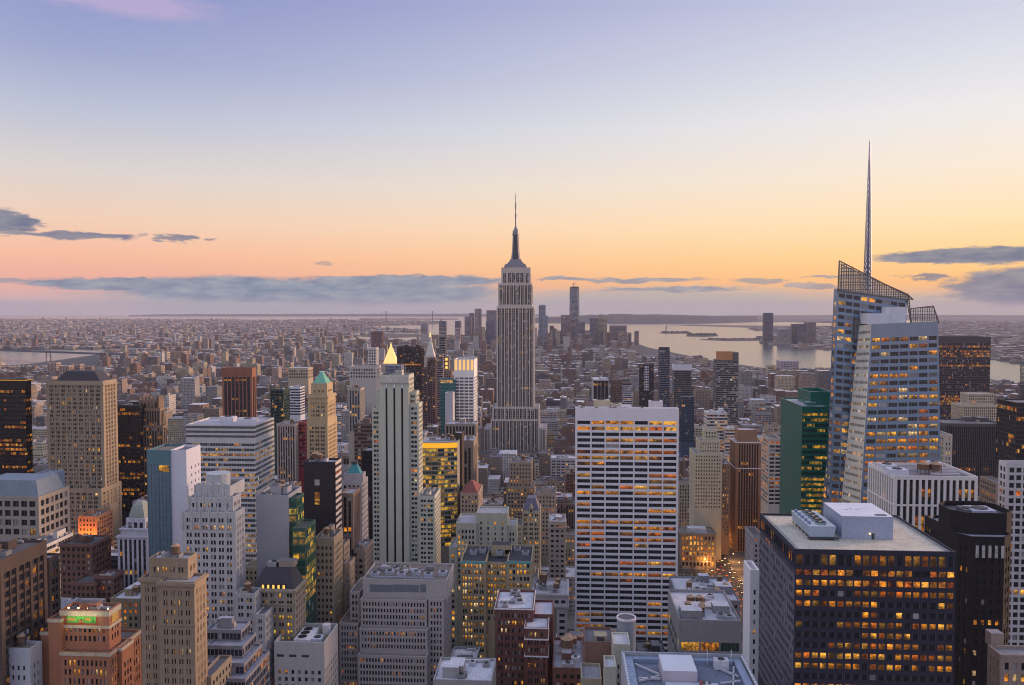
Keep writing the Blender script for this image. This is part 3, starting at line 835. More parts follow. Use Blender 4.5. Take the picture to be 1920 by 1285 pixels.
# spire
sx, sz0 = at(1626.5, 520, Yr + 13); sz1 = at(1625, 264, Yr + 13)[1]; sy = Yr + 13
spm_ = wall_mat((.10, .14, .27), .35, .5, .1, 'spire_metal')
m = MB(); H = sz1 - sz0; NS = 26
sz0 = lb[2] - 1; H = sz1 - sz0
for k in range(NS):
    t0, t1 = k / NS, (k + 1) / NS
    w0, w1 = 1.75 * (1 - t0) ** .8 + .12, 1.75 * (1 - t1) ** .8 + .12
    za, zb = sz0 + H * t0, sz0 + H * t1
    C0 = [(sx - w0, sy - w0), (sx + w0, sy - w0), (sx + w0, sy + w0), (sx - w0, sy + w0)]
    C1 = [(sx - w1, sy - w1), (sx + w1, sy - w1), (sx + w1, sy + w1), (sx - w1, sy + w1)]
    bw = .38 * (1 - t0) + .14
    for i in range(4):
        j = (i + 1) % 4
        m.bar((*C0[i], za), (*C1[i], zb), bw, spm_)
        m.bar((*C0[i], za), (*C1[j], zb), bw * .7, spm_); m.bar((*C0[i], za), (*C0[j], za), bw * .7, spm_)
b.add('spire_lattice', m)
m = MB(); m.cyl(sx, sy, .8, sz0, sz0 + H * .75, spm_, 8, r1=.3); m.cyl(sx, sy, .3, sz0 + H * .75, sz1 + 1, spm_, 6, r1=.06); b.add('spire_core', m)
b.finish()

# ================================================================ dark slab with the pale roof (roof plant and white housing)
NAVY = (.030, .031, .052)
b = Bld('dark_office_slab', 'dark navy office slab with pale flat roof carrying a white plant box', 'office tower', NAVY,
        style(pu=2.52, pv=3.27, pw=(.42,), sh=1.45, rec=.3, dp=.02, ds=.05, tb=.4, ce=.25, lit=(.9, .12, 'o'), blind=.07, inten=.8), 258, indiv=290, sepn=True, roofcol=(.50, .47, .40), vary=.1)
SIDE = wall_mat((.12, .12, .165), .6, 0, .1, 'pale_mullion')
b.block(1490, 1793, 1030, D=44, yb=1065, vis=1066, st=mod(b.st, pv=3.6, sh=.3, tb=1.6, lit=(0, .5, 'o'), inten=.35), xs=1424, ph=.7, indiv_edges=(0,))
b.block(1490, 1793, 1065, D=44, vis=1300, roof=False, xs=1424, plain=(2,), st_edges={k: mod(b.st, lit=(0, .012, 'o'), blind=.35, pw=(.5,), pier=SIDE, span=SIDE, pu=2.0) for k in (1, 3)})
D_ = b.foot[0][3]; X0, Z = at(1490, 1065, 258); X1 = at(1793, 1065, 258)[0]
trim(b, X0, X1, 258, D_, Z - .42, .95, .07, name='string_course')
X0, Z = at(1490, 1030, 258); X1 = at(1793, 1030, 258)[0]
Dr = b.foot[0][3] - 258
# a sloping rail of roof edging
m = MB()
for o_ in (.9, 1.7):
    for (p, q) in (((X0 + o_, 258 + .9), (X0 + o_, 258 + Dr - 1)), ((X1 - o_, 258 + .9), (X1 - o_, 258 + Dr - 1))):
        m.bar((*p, Z - .45), (*q, Z - .45), .16, STEEL)
b.add('window_washing_rail', m)
# plant box
def rz(x, y, z):   # a roof point at known height
    d = ray(x, y); t = (z - CAMH) / d.z; return d.x * t, d.y * t
zr = Z - .7
pa = rz(1578, 1011, zr); pb = rz(1672, 1011, zr)
za = CAMH + ray(1578, 968).z * (pa[1] / ray(1578, 968).y)
m = MB(); bx0, bx1, by0, by1 = pa[0], pb[0], pa[1], pa[1] + 19
m.box(bx0, bx1, by0, by1, zr - .05, za, BLUEP, bottom=True, topmat=wall_mat((.60, .62, .72), .8, 0, .12, 'white_membrane')); b.add('plant_housing', m)
m = MB(); dx = at(1637, 1000, by0)[0]; m.box(dx - .45, dx + .45, by0 - .06, by0 - .005, zr, zr + 2.0, SLATE); b.add('door', m)
m = MB(); m.box(dx - 1.15, dx - .85, by0 - .2, by0 - .01, zr + 1.8, zr + 2.1, emit_mat('wall_lamp', (1, .45, .12), 6), bottom=True); b.add('wall_lamp', m)
m = MB(); m.box(bx1 - 5, bx1 - 1.4, by0 + 1.2, by0 + 3, za, za + .06, SLATE); b.add('roof_hatch', m)
m = MB()
for q in range(4): m.box(bx0 + 4 + q * 1.7, bx0 + 5 + q * 1.7, by0 + 9 + (q % 2), by0 + 9.6 + (q % 2), za, za + .05, wall_mat((.3, .32, .4), .7, 0, .1, 'patch'))
b.add('roof_patch', m)
# long cooling unit with four fans on legs
ca_ = rz(1520, 1012, zr); cb_ = rz(1565, 1010, zr)
cw = cb_[0] - ca_[0]; cy0 = ca_[1]; cl = 21.0
ux0, ux1 = ca_[0] - .6, cb_[0] - .2
m = MB(); z_0, z_1 = zr + .9, zr + 4.4
m.prism([(ux0 + .5, cy0), (ux1 - .5, cy0), (ux1 - .5, cy0 + cl), (ux0 + .5, cy0 + cl)], z_0, z_1, wall_mat((.32, .40, .52), .5, .2, .1, 'cooler_side'), bottom=True,
        topmat=wall_mat((.55, .56, .58), .6, 0, .12, 'cooler_top'), top_pts=[(ux0, cy0), (ux1, cy0), (ux1, cy0 + cl), (ux0, cy0 + cl)]); b.add('cooling_unit', m)
for k in range(5):
    m = MB(); yy = cy0 + 3 + k * 3.9; xm = (ux0 + ux1) / 2 + .3
    m.cyl(xm, yy, 1.75, z_1, z_1 + .75, wall_mat((.20, .28, .32), .5, .2, .1, 'fan_ring'), 14, topmat=wall_mat((.012, .012, .015), .6, 0, .05, 'fan_dark'))
    m.cyl(xm, yy, .55, z_1 + .75, z_1 + .95, wall_mat((.55, .42, .25), .6, 0, .1, 'fan_hub'), 8); b.add('fan', m)
    m = MB(); m.box(ux0 + .5, ux0 + 1.3, yy - .8, yy + .6, z_1, z_1 + .9, wall_mat((.14, .22, .36), .5, 0, .1, 'motor_box'), bottom=True); b.add('fan_motor', m)
for k in range(6):
    for xx in (ux0 + .6, ux1 - .6):
        m = MB(); yy = cy0 + .4 + k * (cl - .8) / 5; m.box(xx - .13, xx + .13, yy - .13, yy + .13, zr - .02, z_0 + .05, SLATE); b.add('support_leg', m)
m = MB(); m.box(ux0 - .4, ux1 + .9, cy0 - .9, cy0 + .2, z_0 - .45, z_0 - .1, SLATE, bottom=True); b.add('service_platform', m)
b.finish()

# ================================================================ white pier office with roof machinery
b = Bld('white_pier_office', 'white office block with bold vertical piers and cluttered flat roof', 'office tower', (.62, .61, .62),
        style(pu=3.0, pv=4.6, pw=(1.25,), sh=.5, rec=.7, dp=0, ds=.45, span=DK, tb=2.0, ce=.9, lit=(.28, .05, 'o'), blind=0, inten=.6), 420, indiv=200, sepn=True, roofcol=(.2, .2, .23), vary=.08)
b.block(1677, 1834, 892, xs=1627, vis=985, clutter=0, ph=1.4, indiv_edges=(0,))
X0, Z = at(1677, 892, 420); X1 = at(1834, 892, 420)[0]
trim(b, X0, X1, 420, b.foot[0][3], Z - 15.3, 1.0, .05, name='white_band')
for px, w, d_, h, yq in ((1663, 7, 8, 3.6, 440), (1682, 9, 7, 3.4, 428), (1752, 6, 6, 4, 446)):
    b.unit('air_handler', at(px, 875, yq)[0], yq, Z - 1.4, w, d_, h, (.52, .55, .66))
for px in (1731, 1754): b.unit('water_tank', at(px, 878, 433)[0], 433, Z - 1.4, 7, 7, 6.5)
for k in range(5): b.unit('duct', X1 - 12 + k * .8, 428 + k * 4, Z - 1.4, 14, 1, 1, (.4, .41, .45))
b.finish()

# ================================================================ black octagonal tower
b = Bld('black_octagon_tower', 'black stone tower with chamfered corners and raised octagonal crown', 'office tower', (.016, .015, .019),
        style(pu=2.7, pv=4.0, pw=(1.3,), sh=2.0, rec=.35, tb=4.5, ce=.8, lit=(.02, .13, 'y'), blind=.05, inten=.6), 325, roofcol=(.32, .33, .42), vary=.15)
Z = at(1800, 1006, 325)[1]; xa, xb = at(1822, 1006, 325)[0], at(1905, 1006, 325)[0]
xc_ = at(1797, 1000, 329)[0]; xd = xc_ - .6
xb = at(1884, 1006, 325)[0]
pts = [(xa, 325), (xb, 325), (xb + 5, 330), (xb + 5, 352), (xb - 1, 358), (xa, 358), (xc_, 352), (xc_, 330)]
b.poly(pts, 0, Z, zvis=at(1850, 1285, 325)[1] - 8, roof=True, plain=(3, 4, 5))
b.rects.append((1737, 1915, 985, 1285, 325))
xq = at(1737, 985, 358)[0]
m = b.w
b.facade((xc_ - .01, 359, 0), (xc_ - .01, 331, 0), (xc_ - .01, 331, Z - .01), (xc_ - .01, 359, Z - .01), indiv=False, zvis=60)
z2 = at(1820, 962, 332)[1]
oa, ob = at(1817, 962, 332)[0], at(1888, 962, 332)[0]
p2 = [(oa, 332), (ob, 332), (ob + 4, 336), (ob + 4, 348), (ob, 353), (oa, 353), (oa - 5, 347), (oa - 5, 337)]
b.poly(p2, Z - 1.15, z2, st=mod(b.st, tb=1e3), roof=True, ph=2.0, roofmat=wall_mat((.08, .08, .1), .8, 0, .2, 'roofing'))
b.unit('air_handler', ob - 6, 341, z2 - 2, 9, 9, 1.9, (.36, .38, .52)); b.unit('air_handler', oa + 4, 342, z2 - 2, 5, 8, 1.7, (.12, .12, .14))
for k in range(5):
    m = MB(); x = at(1832 + k * 12, 1030, 325)[0]
    m.box(x - .55, x + .55, 324.85, 324.99, Z - 8.2, Z - 3.4, wall_mat((.40, .41, .43), .5, 0, .3, 'vent_louvre')); b.add('vent_slot', m)
b.finish()

# ================================================================ green glass tower
GREENG = wall_mat((.010, .13, .105), .25, .2, .12, 'green_glass', .6)
b = Bld('green_glass_tower', 'deep green glass office tower with rows of yellow lit floors', 'office tower', (.012, .10, .085),
        style(pu=1.9, pv=4.0, pw=(.12,), sh=1.9, rec=.15, dp=0, ds=.03, tb=5, ce=.2, lit=(.62, .06, 'g'), blind=0, glass=(.006, .05, .042), inten=.6), 620, wallname='green_glass', rough=.25, metal=.2, roofcol=(.4, .4, .45))
b.wall = GREENG
b.block(1504, 1558, 762, xs=1464, vis=955, plain=(2, 3), clutter=2)
X0, X1, Y0, Y1, Z = b.block(1520, 1562, 735, Y=636, D=34, yb=765, vis=762, st=mod(b.st, tb=1e3), ph=3)
b.finish()
# ================================================================ further towers, each from its own place in the photograph
def simple(name, label, cat, col, st, Y, blocks, seed=None, indiv=0, sepn=False, roofcol=None, after=None, rough=.85, metal=0.0, wallname='masonry', vary=.16):
    b = Bld(name, label, cat, col, st, Y, seed, None, indiv, sepn, roofcol, wallname, rough, metal, vary)
    r = [b.block(*q[0], **q[1]) for q in blocks]
    if after: after(b, r)
    b.finish()
    return b
K = lambda *a, **k: (a, k)
def flood(x, y, z, e=9000, c=(1, .3, .05)):
    ld = bpy.data.lights.new('floodlight_beam', 'POINT'); ld.energy = e; ld.color = c; ld.shadow_soft_size = .4
    o = bpy.data.objects.new('floodlight_beam', ld); o.location = (x, y, z); COL.objects.link(o)
TAN, BROWN, GREY, BRICK = (.33, .265, .20), (.20, .15, .125), (.36, .36, .38), (.30, .13, .085)

# ---- east side, from the frame edge inwards
simple('black_glass_tower', 'black glass tower with thin orange lit floors and an orange roof rim', 'office tower', (.009, .008, .012),
       style(pu=1.6, pv=3.9, pw=(.1,), sh=1.7, rec=.15, tb=9, ce=.2, lit=(.42, .03, 'o'), blind=0, inten=.5), 690, [K(-70, 47, 712, vis=960, xs=52)], rough=.3,
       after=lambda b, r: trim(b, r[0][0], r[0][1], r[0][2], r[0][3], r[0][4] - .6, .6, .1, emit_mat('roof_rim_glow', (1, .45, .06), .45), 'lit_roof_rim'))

def lincoln(b, r):
    X0, X1, Y0, Y1, Z = r[0]
    trim(b, X0, X1, Y0, Y1, Z - 4, 1.2, .8); trim(b, X0, X1, Y0, Y1, Z - 10.5, .7, .4, name='string_course'); trim(b, X0, X1, Y0, Y1, Z - 44, .7, .4, name='string_course')
    pyramid(b, 'hipped_roof', X0 + 7, X1 - 3, Y0 + 2, Y1 - 1, Z - 1.2, Z + 8, SLATE, .62)
    for k in range(3):
        m = MB(); x = X0 + (X1 - X0) * (.2 + .28 * k); m.prism([(x - 3.4, Y0 - .3), (x + 3.4, Y0 - .3), (x + 3.4, Y0 - .01), (x - 3.4, Y0 - .01)], Z - 33, Z - 31.6, b.wall, bottom=True); b.add('balcony_course', m)
simple('gothic_slab_tower', 'massive tan stone tower with arched upper windows and black hipped roof', 'skyscraper', (.31, .255, .195),
       style(pu=1.85, pv=3.7, pw=(1.5, .3, .3), sh=1.5, rec=.5, ds=.2, tb=4, ce=2.2, lit=(.06, .1, 'y'), blind=.35), 700,
       [K(86, 193, 714, xs=219, vis=925), K(80, 190, 915, Y=694, D=34, vis=1015, xs=228, clutter=1)], after=lincoln)
simple('dark_slab_tower', 'dark glass slab half hidden between two tan stone towers', 'office tower', (.03, .03, .035),
       style(pu=1.8, pv=3.9, pw=(.2,), sh=1.5, rec=.2, tb=3, ce=.2, lit=(.22, .03, 'o'), blind=0, inten=.5), 770, [K(214, 262, 760, vis=935, D=30, clutter=1)], rough=.4)
def chanin(b, r):
    X0, X1, Y0, Y1, Z = r[0]
    for k in range(6):
        for (x, y) in ((X0 + (X1 - X0) * k / 5, Y0), (X1, Y0 + (Y1 - Y0) * k / 5)):
            m = MB(); m.prism([(x - .9, y - .9), (x + .9, y - .9), (x + .9, y + .9), (x - .9, y + .9)], Z - 14, Z + 4, b.wall, top_pts=[(x - .5, y - .5), (x + .5, y - .5), (x + .5, y + .5), (x - .5, y + .5)]); b.add('buttress', m)
simple('buttressed_tower', 'dark brown gothic tower with a crown of stone buttresses', 'skyscraper', (.25, .19, .145), mod(PIER, tb=3, lit=(.03, .1, 'o')), 780,
       [K(262, 296, 750, vis=800, yb=800, xs=305, D=16), K(258, 300, 765, Y=778, xs=309, vis=900, D=22), K(247, 306, 797, Y=776, xs=313, vis=940, D=30)], after=chanin)
def whiteblue(b, r):
    X0, X1, Y0, Y1, Z = r[0]
simple('teal_glass_slab', 'slim tower with teal glass front and blank white flank', 'office tower', (.10, .20, .25),
       style(pu=6.0, pv=4.0, pw=(.18,), sh=.5, rec=.12, dp=.0, ds=.05, tb=8, ce=.2, lit=(.05, .1, 'o'), blind=.05, glass=(.13, .21, .28), inten=.6), 420,
       [K(275, 318, 844, D=20, vis=1040, plain=(1, 2))], rough=.25, metal=.2, wallname='teal_glass', indiv=200)
simple('blank_white_slab', 'blank pale lavender slab adjoining the teal glass front', 'office tower', (.56, .58, .68), style(tb=1e3), 421,
       [K(318.2, 349, 844, xs=376, vis=1040)], vary=.05,
       after=lambda b, r: [b.add('window', (lambda m, yy, zz: (m.box(r[0][1] - .2, r[0][1] + .04, yy - .45, yy + .45, zz, zz + 1.5, SLATE, bottom=True), m)[1])(MB(), r[0][2] + (r[0][3] - r[0][2]) * f_, r[0][4] - 11 - 4 * k)) for k in range(9) for f_ in ((.35, .6, .85) if k < 4 else (.35,))])
simple('banded_office_block', 'broad office block with white sill bands and grey louvred top', 'office tower', (.50, .51, .53),
       style(pu=2.0, pv=3.8, pw=(.12,), sh=1.75, rec=.3, dp=.1, ds=0, ce=.2, tb=14, lit=(.5, .15, 'y'), blind=.05, glass=(.05, .065, .08), inten=.55), 600,
       [K(349, 477, 796, xs=514, vis=1065, clutter=0)], roofcol=(.38, .38, .44),
       after=lambda b, r: ([trim(b, r[0][0], r[0][1], r[0][2], r[0][3], r[0][4] - 2.8 - k * 3.4, 1.7, .12, wall_mat((.10, .10, .11), .7, 0, .1, 'louvre'), 'louvre_band') for k in range(3)],
                           b.unit('air_handler', r[0][0] + 22, 625, r[0][4] - 1.1, 11, 8, 4, (.52, .53, .58)), b.unit('air_handler', r[0][1] - 12, 618, r[0][4] - 1.1, 14, 9, 3.6, (.55, .55, .6))))
simple('rust_brick_tower', 'rust red ribbed brick tower with dark glass and flared crown', 'skyscraper', (.28, .125, .08),
       style(pu=6.5, pv=3.9, pw=(1.6,), sh=1.0, rec=.8, ds=.6, span=DK, tb=15, ce=2.5, lit=(.12, .02, 'o'), blind=0, inten=.6), 1330, [K(416, 472, 690, xs=480, vis=780)],
       after=lambda b, r: [b.add('crown_rib', (lambda m, x: (m.box(x - .8, x + .8, r[0][2] - .7, r[0][2] - .01, r[0][4] - 14, r[0][4] + .4, b.wall), m)[1])(MB(), r[0][0] + (r[0][1] - r[0][0]) * k / 9)) for k in range(10)])
simple('dark_green_block', 'dark green glass midrise with gridded front', 'office tower', (.035, .075, .065), mod(OFFICE, lit=(.05, .05, 'y')), 1050, [K(507, 531, 730, xs=543, vis=785, clutter=1)], rough=.4)
simple('white_louvre_block', 'small white block with slatted floors behind the dark green midrise', 'office building', (.62, .64, .70), mod(BAND, lit=(0, .02, 'y')), 1120, [K(541, 563, 726, vis=765, D=20)])
def mercantile(b, r):
    X0, X1, Y0, Y1, Z = r[0]
    pyramid(b, 'copper_roof', X0 + .8, X1 - .8, Y0 + .8, Y1 - .8, Z - 1, at(604, 697, 732)[1], COPPER, .12)
    X0, X1, Y0, Y1, Z = r[1]
    trim(b, X0, X1, Y0, Y1, Z - 2.5, 1.4, 1.0); trim(b, X0, X1, Y0, Y1, Z - 7.5, 1.0, .6); trim(b, X0, X1, Y0, Y1, Z - 31, 1.2, .6, name='string_course')
simple('copper_roof_tower', 'ornate buff stone tower topped by a bright green copper pyramid', 'skyscraper', (.43, .34, .215),
       style(pu=2.3, pv=3.7, pw=(1.5, .6), sh=1.6, rec=.45, tb=6, ce=2.0, lit=(.03, .06, 'y'), blind=.1), 720,
       [K(583, 613, 719, Y=722, xs=624, yb=745, vis=742, D=14), K(577, 614, 741, xs=629, vis=790, yb=790), K(575, 614, 788, Y=718, xs=632, vis=862)], after=mercantile)
simple('charcoal_glass_box', 'charcoal glass box with pale striped flank and flat roof', 'office tower', (.03, .027, .036),
       style(pu=3.4, pv=3.8, pw=(.1,), sh=.3, rec=.1, dp=.03, ds=.03, tb=3, ce=.2, lit=(.02, .03, 'o'), blind=.04, glass=(.028, .026, .034)), 480,
       [K(569, 629, 866, vis=1000, xs=640, clutter=2, st_edges={1: style(pu=8, pv=3.8, pw=(.1,), sh=1.9, rec=.2, ds=0, dp=.1, tb=2, ce=.1, lit=(.05, .05, 'o'))}, wall_edges={1: wall_mat((.5, .46, .44), .8, 0, .1, 'pale_band')})], roofcol=(.3, .31, .36))
def tealroof(b, r):
    X0, X1, Y0, Y1, Z = r[0]
    pyramid(b, 'teal_roof', X0 + 1.5, X1 - 1.5, Y0 + 1, Y1 - 1, Z - 1, at(661, 868, 526)[1], TEAL, .3)
    m = MB(); cx, cy = (X0 + X1) / 2, (Y0 + Y1) / 2; z = at(661, 868, 526)[1]; m.cyl(cx, cy, 2.4, z - .1, z + 1.2, SLATE, 8); b.add('finial', m)
simple('teal_hip_tower', 'grey postmodern tower with a teal truncated pyramid roof', 'office tower', (.38, .36, .37), mod(PUNCH, lit=(.05, .1, 'o')), 520,
       [K(645, 680, 888, Y=521, xs=684, yb=905, vis=903, D=12), K(640, 678, 903, xs=690, vis=1010)], after=tealroof)
simple('dark_narrow_tower', 'dark narrow glass slab beside the three-slot pale tower', 'office tower', (.02, .02, .03), mod(GLASS, lit=(0, .01, 'y')), 668, [K(678, 698, 845, vis=1000, D=20)], rough=.3)
simple('brown_low_slab', 'brown office slab with lit ribbon floors behind the teal hip roof', 'office building', (.16, .12, .11), mod(BAND, lit=(.25, .05, 'o'), tb=2), 800, [K(664, 700, 795, vis=875, D=24, clutter=1)])
simple('blue_striped_tower', 'narrow blue glass tower with cream flank', 'apartment tower', (.36, .33, .28), style(pu=3.6, pv=3.6, pw=(1.4,), sh=.6, rec=.4, ds=.3, span=wall_mat((.08, .12, .2), .4, 0, .1, 'blue_spandrel'), tb=3, ce=1, lit=(.02, .05, 'y'), glass=(.03, .05, .09)), 1000,
       [K(653, 676, 728, xs=683, vis=790, clutter=2)])
simple('red_balcony_tower', 'slim crimson apartment tower beside the ornate copper roofed tower', 'apartment tower', (.30, .05, .06), mod(BAND, sh=2.0, lit=(0, .05, 'o')), 830, [K(556, 571, 792, vis=860, D=18)])
simple('striped_pink_slab', 'pale pinkish slab with vertical joints behind the banded office block', 'apartment tower', (.42, .36, .33), PIER, 820, [K(519, 554, 795, vis=880, D=22, clutter=2)])
# gold pyramid
def goldpyr(b, r):
    X0, X1, Y0, Y1, Z = r[0]
    m = MB(); cx, cy = (X0 + X1) / 2, (Y0 + Y1) / 2
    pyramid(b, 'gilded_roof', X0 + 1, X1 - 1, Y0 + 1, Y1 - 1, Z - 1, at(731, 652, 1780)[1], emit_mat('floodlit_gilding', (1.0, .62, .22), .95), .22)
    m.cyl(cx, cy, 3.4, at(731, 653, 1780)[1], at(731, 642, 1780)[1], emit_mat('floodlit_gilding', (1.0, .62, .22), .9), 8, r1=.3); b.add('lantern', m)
simple('gilded_pyramid_tower', 'stone tower with a floodlit golden pyramid roof', 'skyscraper', (.45, .38, .28), mod(PUNCH, tb=2), 1765, [K(717, 744, 682, D=30, vis=700)], after=goldpyr)
simple('bronze_slab', 'dark bronze glass slab behind the gilded pyramid', 'skyscraper', (.045, .03, .03), mod(OFFICE, tb=5, lit=(.1, .02, 'o')), 1500, [K(744, 790, 650, vis=800, D=30, clutter=1)], rough=.35)
simple('brown_residential_tower', 'slender brown apartment tower with pale balcony stripes', 'apartment tower', (.17, .11, .10), mod(PIER, pw=(1.2, .4), lit=(.02, .05, 'y')), 1420, [K(801, 816, 672, vis=800, D=20), K(791, 801, 690, D=18, vis=800, st=mod(BAND, lit=(0, .08, 'y')))])
def metlife(b, r):
    X0, X1, Y0, Y1, Z = r[0]
    pyramid(b, 'pyramid_roof', X0 + 1, X1 - 1, Y0 + 1, Y1 - 1, Z - 1, at(805, 640, 1965)[1], wall_mat((.55, .54, .52), .8, 0, .1, 'pale_stone_roof'), .2)
    m = MB(); cx, cy = (X0 + X1) / 2, (Y0 + Y1) / 2; m.cyl(cx, cy, 3.2, at(805, 641, 1965)[1], at(805, 632, 1965)[1], b.wall, 10); b.add('cupola', m)
    m = MB(); m.cyl(cx, cy, 2.6, at(805, 632.5, 1965)[1], at(805, 623, 1965)[1], emit_mat('cupola_light', (1, .66, .2), 1.0), 8, r1=.4); b.add('beacon', m)
simple('campanile_tower', 'pale campanile tower with pyramid top and glowing golden beacon', 'skyscraper', (.50, .48, .46), mod(PUNCH, tb=3), 1955, [K(796, 815, 668, D=24, vis=700)], after=metlife)
simple('slender_glass_tower', 'very slender dark glass tower with white floor stripes', 'apartment tower', (.05, .05, .06), style(pu=3, pv=3.8, pw=(.1,), sh=1.0, rec=.2, ds=0, dp=.1, tb=2, ce=.2, span=wall_mat((.3, .3, .33), .6, 0, .1, 'stripe'), lit=(.0, .03, 'y')), 1900, [K(824, 835, 633, vis=700, D=16)], rough=.35)
simple('grey_striped_tower', 'grey striped tower in front of the very slender dark one', 'apartment tower', (.24, .22, .24), mod(BAND, lit=(0, .05, 'y')), 1500, [K(817, 830, 664, vis=790, D=18)])
simple('lit_penthouse_tower', 'brown tower with a glowing amber penthouse', 'apartment tower', (.25, .17, .14), mod(PUNCH, lit=(0, .1, 'y')), 1300, [K(832, 846, 694, vis=720, D=16)],
       after=lambda b, r: [b.add('lit_penthouse', (lambda m: (m.box(r[0][0] + 1, r[0][1] - 4, r[0][2] + 1, r[0][3] - 2, r[0][4] - 1.1, r[0][4] + 20, wall_mat((.22, .16, .12), .8), bottom=True), m)[1])(MB()))] +
       [b.add('lit_lantern', (lambda m, z: (m.box(r[0][0] + 2.6, r[0][0] + 6, r[0][2] + .6, r[0][2] + 1.2, z, z + 4, emit_mat('amber_lamp', (1, .6, .12), 1.1), bottom=True), m)[1])(MB(), r[0][4] + q)) for q in (2, 8, 15)])
simple('teal_glass_midrise', 'teal glass tower beside the white apartment tower', 'apartment tower', (.07, .22, .24), mod(GLASS, glass=(.04, .13, .14)), 890, [K(826, 852, 712, vis=800, D=20)], rough=.3, wallname='teal_glass')
simple('blank_grey_party_wall', 'blank light grey slab in front of the teal glass tower', 'apartment tower', (.42, .42, .46), style(tb=1e3), 872, [K(834.5, 849, 737, vis=800, D=15)], vary=.05)
simple('white_grid_apartments', 'white gridded apartment tower with gold-lit colonnade at its top', 'apartment tower', (.72, .72, .78),
       style(pu=4.6, pv=3.5, pw=(.9,), sh=1.5, rec=.5, tb=20, ce=.9, lit=(0, .02, 'w'), blind=.1, glass=(.12, .13, .17)), 900, [K(851, 889, 674, xs=895, vis=795, D=22)],
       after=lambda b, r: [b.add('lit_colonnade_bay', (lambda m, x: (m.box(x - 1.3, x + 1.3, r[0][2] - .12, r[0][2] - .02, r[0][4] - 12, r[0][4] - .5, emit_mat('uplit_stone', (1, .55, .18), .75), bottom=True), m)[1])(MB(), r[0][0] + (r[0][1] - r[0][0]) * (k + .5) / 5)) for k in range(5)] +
       [b.add('roof_frame', (lambda m: ([m.bar((r[0][0] + k * 4, r[0][2] + 3, r[0][4] - 1), (r[0][0] + k * 4 + 3, r[0][2] + 3, r[0][4] + 3.5), .4, STEEL) for k in range(6)], m)[1])(MB()))])
simple('colonnaded_block', 'grey stone block with a row of tall openings below its roof', 'office building', (.28, .24, .22), style(pu=3.2, pv=11, pw=(1.3,), sh=2, rec=.7, tb=2.5, ce=1, lit=(0, 0, 'o')), 850, [K(834, 892, 795, vis=830, D=26, clutter=3)])
simple('ribbed_brown_tower', 'brown tower with dark vertical window strips and cream flank', 'office tower', (.26, .21, .18), style(pu=3.3, pv=3.8, pw=(1.6,), sh=1.0, rec=.7, ds=.6, span=DK, tb=7, ce=2, lit=(0, .02, 'o')), 760, [K(865, 888, 826, xs=895, vis=1000, clutter=1)])
def curved(b, r): pass
b = Bld('curved_glass_office', 'bow-fronted glass office glowing amber with a bright gold roof fascia', 'office tower', (.30, .29, .26),
        style(pu=2.4, pv=3.9, pw=(.12,), sh=1.25, rec=.2, dp=.08, ds=0, tb=5.5, ce=.1, lit=(.82, .3, 'g'), blind=.05, glass=(.03, .06, .07), inten=.72), 700, roofcol=(.4, .4, .47))
Z = at(825, 830, 700)[1]; x0, x1 = at(786, 830, 700)[0], at(856, 830, 700)[0]
arc = [(x0 + (x1 - x0) * k / 6, 700 + 9 * (1 - math.cos((k / 6 - .35) * 1.6)) * 1.2) for k in range(7)]
b.poly(arc + [(x1 + .5, 735), (x0, 735)], 0, Z, zvis=at(825, 1010, 700)[1] - 8, plain=(6, 7, 8))
m = MB()
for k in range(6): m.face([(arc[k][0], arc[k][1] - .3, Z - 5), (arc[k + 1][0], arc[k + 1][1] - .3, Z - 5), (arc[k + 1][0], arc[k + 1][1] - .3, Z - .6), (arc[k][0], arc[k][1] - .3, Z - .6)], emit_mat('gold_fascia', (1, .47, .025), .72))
b.add('lit_fascia', m); b.rects.append((790, 866, 830, 1010, 700)); b.clutter(x0, x1, 712, 733, Z - 1.1, 4); b.finish()
simple('dark_flank_tower', 'dark brown windowless slab beside the bow-fronted glass office', 'office tower', (.06, .045, .04), style(tb=1e3), 720, [K(852, 866, 812, vis=1000, D=16)])

# ---- second row, east side
simple('floodlit_brick_block', 'small brick block floodlit deep orange at the foot of the tan slab tower', 'office building', (.42, .20, .11), mod(PUNCH, lit=(.3, .3, 'o')), 640, [K(146, 181, 968, vis=1010, D=24, clutter=1)],
       after=lambda b, r: [b.add('floodlight', (lambda m, x: (m.box(x - .4, x + .4, r[0][2] - 6.4, r[0][2] - 5.8, r[0][4] - 22, r[0][4] - 21.4, emit_mat('flood_lamp', (1, .4, .08), 8), bottom=True), m.bar((x, r[0][2] - 6.1, r[0][4] - 22), (x, r[0][2], r[0][4] - 23), .3, STEEL), m)[2])(MB(), r[0][0] + (r[0][1] - r[0][0]) * (k + .5) / 3)) for k in range(3)] +
       [flood(r[0][0] + (r[0][1] - r[0][0]) * (k + .5) / 3, r[0][2] - 6.5, r[0][4] - 20) for k in range(3)])
def mansion(b, r):
    X0, X1, Y0, Y1, Z = r[0]
    m = MB(); m.prism([(X0 + 2, Y0 + 3), (X1 - 2, Y0 + 3), (X1 - 2, Y1 - 2), (X0 + 2, Y1 - 2)], Z - 1, at(40, 902, 525)[1], wall_mat((.17, .22, .28), .6, 0, .15, 'slate_blue'), top_pts=[(X0 + 6, Y0 + 7), (X1 - 6, Y0 + 7), (X1 - 6, Y1 - 4), (X0 + 6, Y1 - 4)]); b.add('mansard_roof', m)
simple('mansard_block', 'beige block with large paired windows under a blue-grey mansard', 'office building', (.31, .28, .25), style(pu=5.6, pv=6.2, pw=(1.6,), sh=2.3, rec=.7, tb=3, ce=1.6, lit=(.05, .06, 'y'), blind=.05), 520,
       [K(-60, 72, 930, vis=1020, D=34), ], after=mansion, indiv=120)
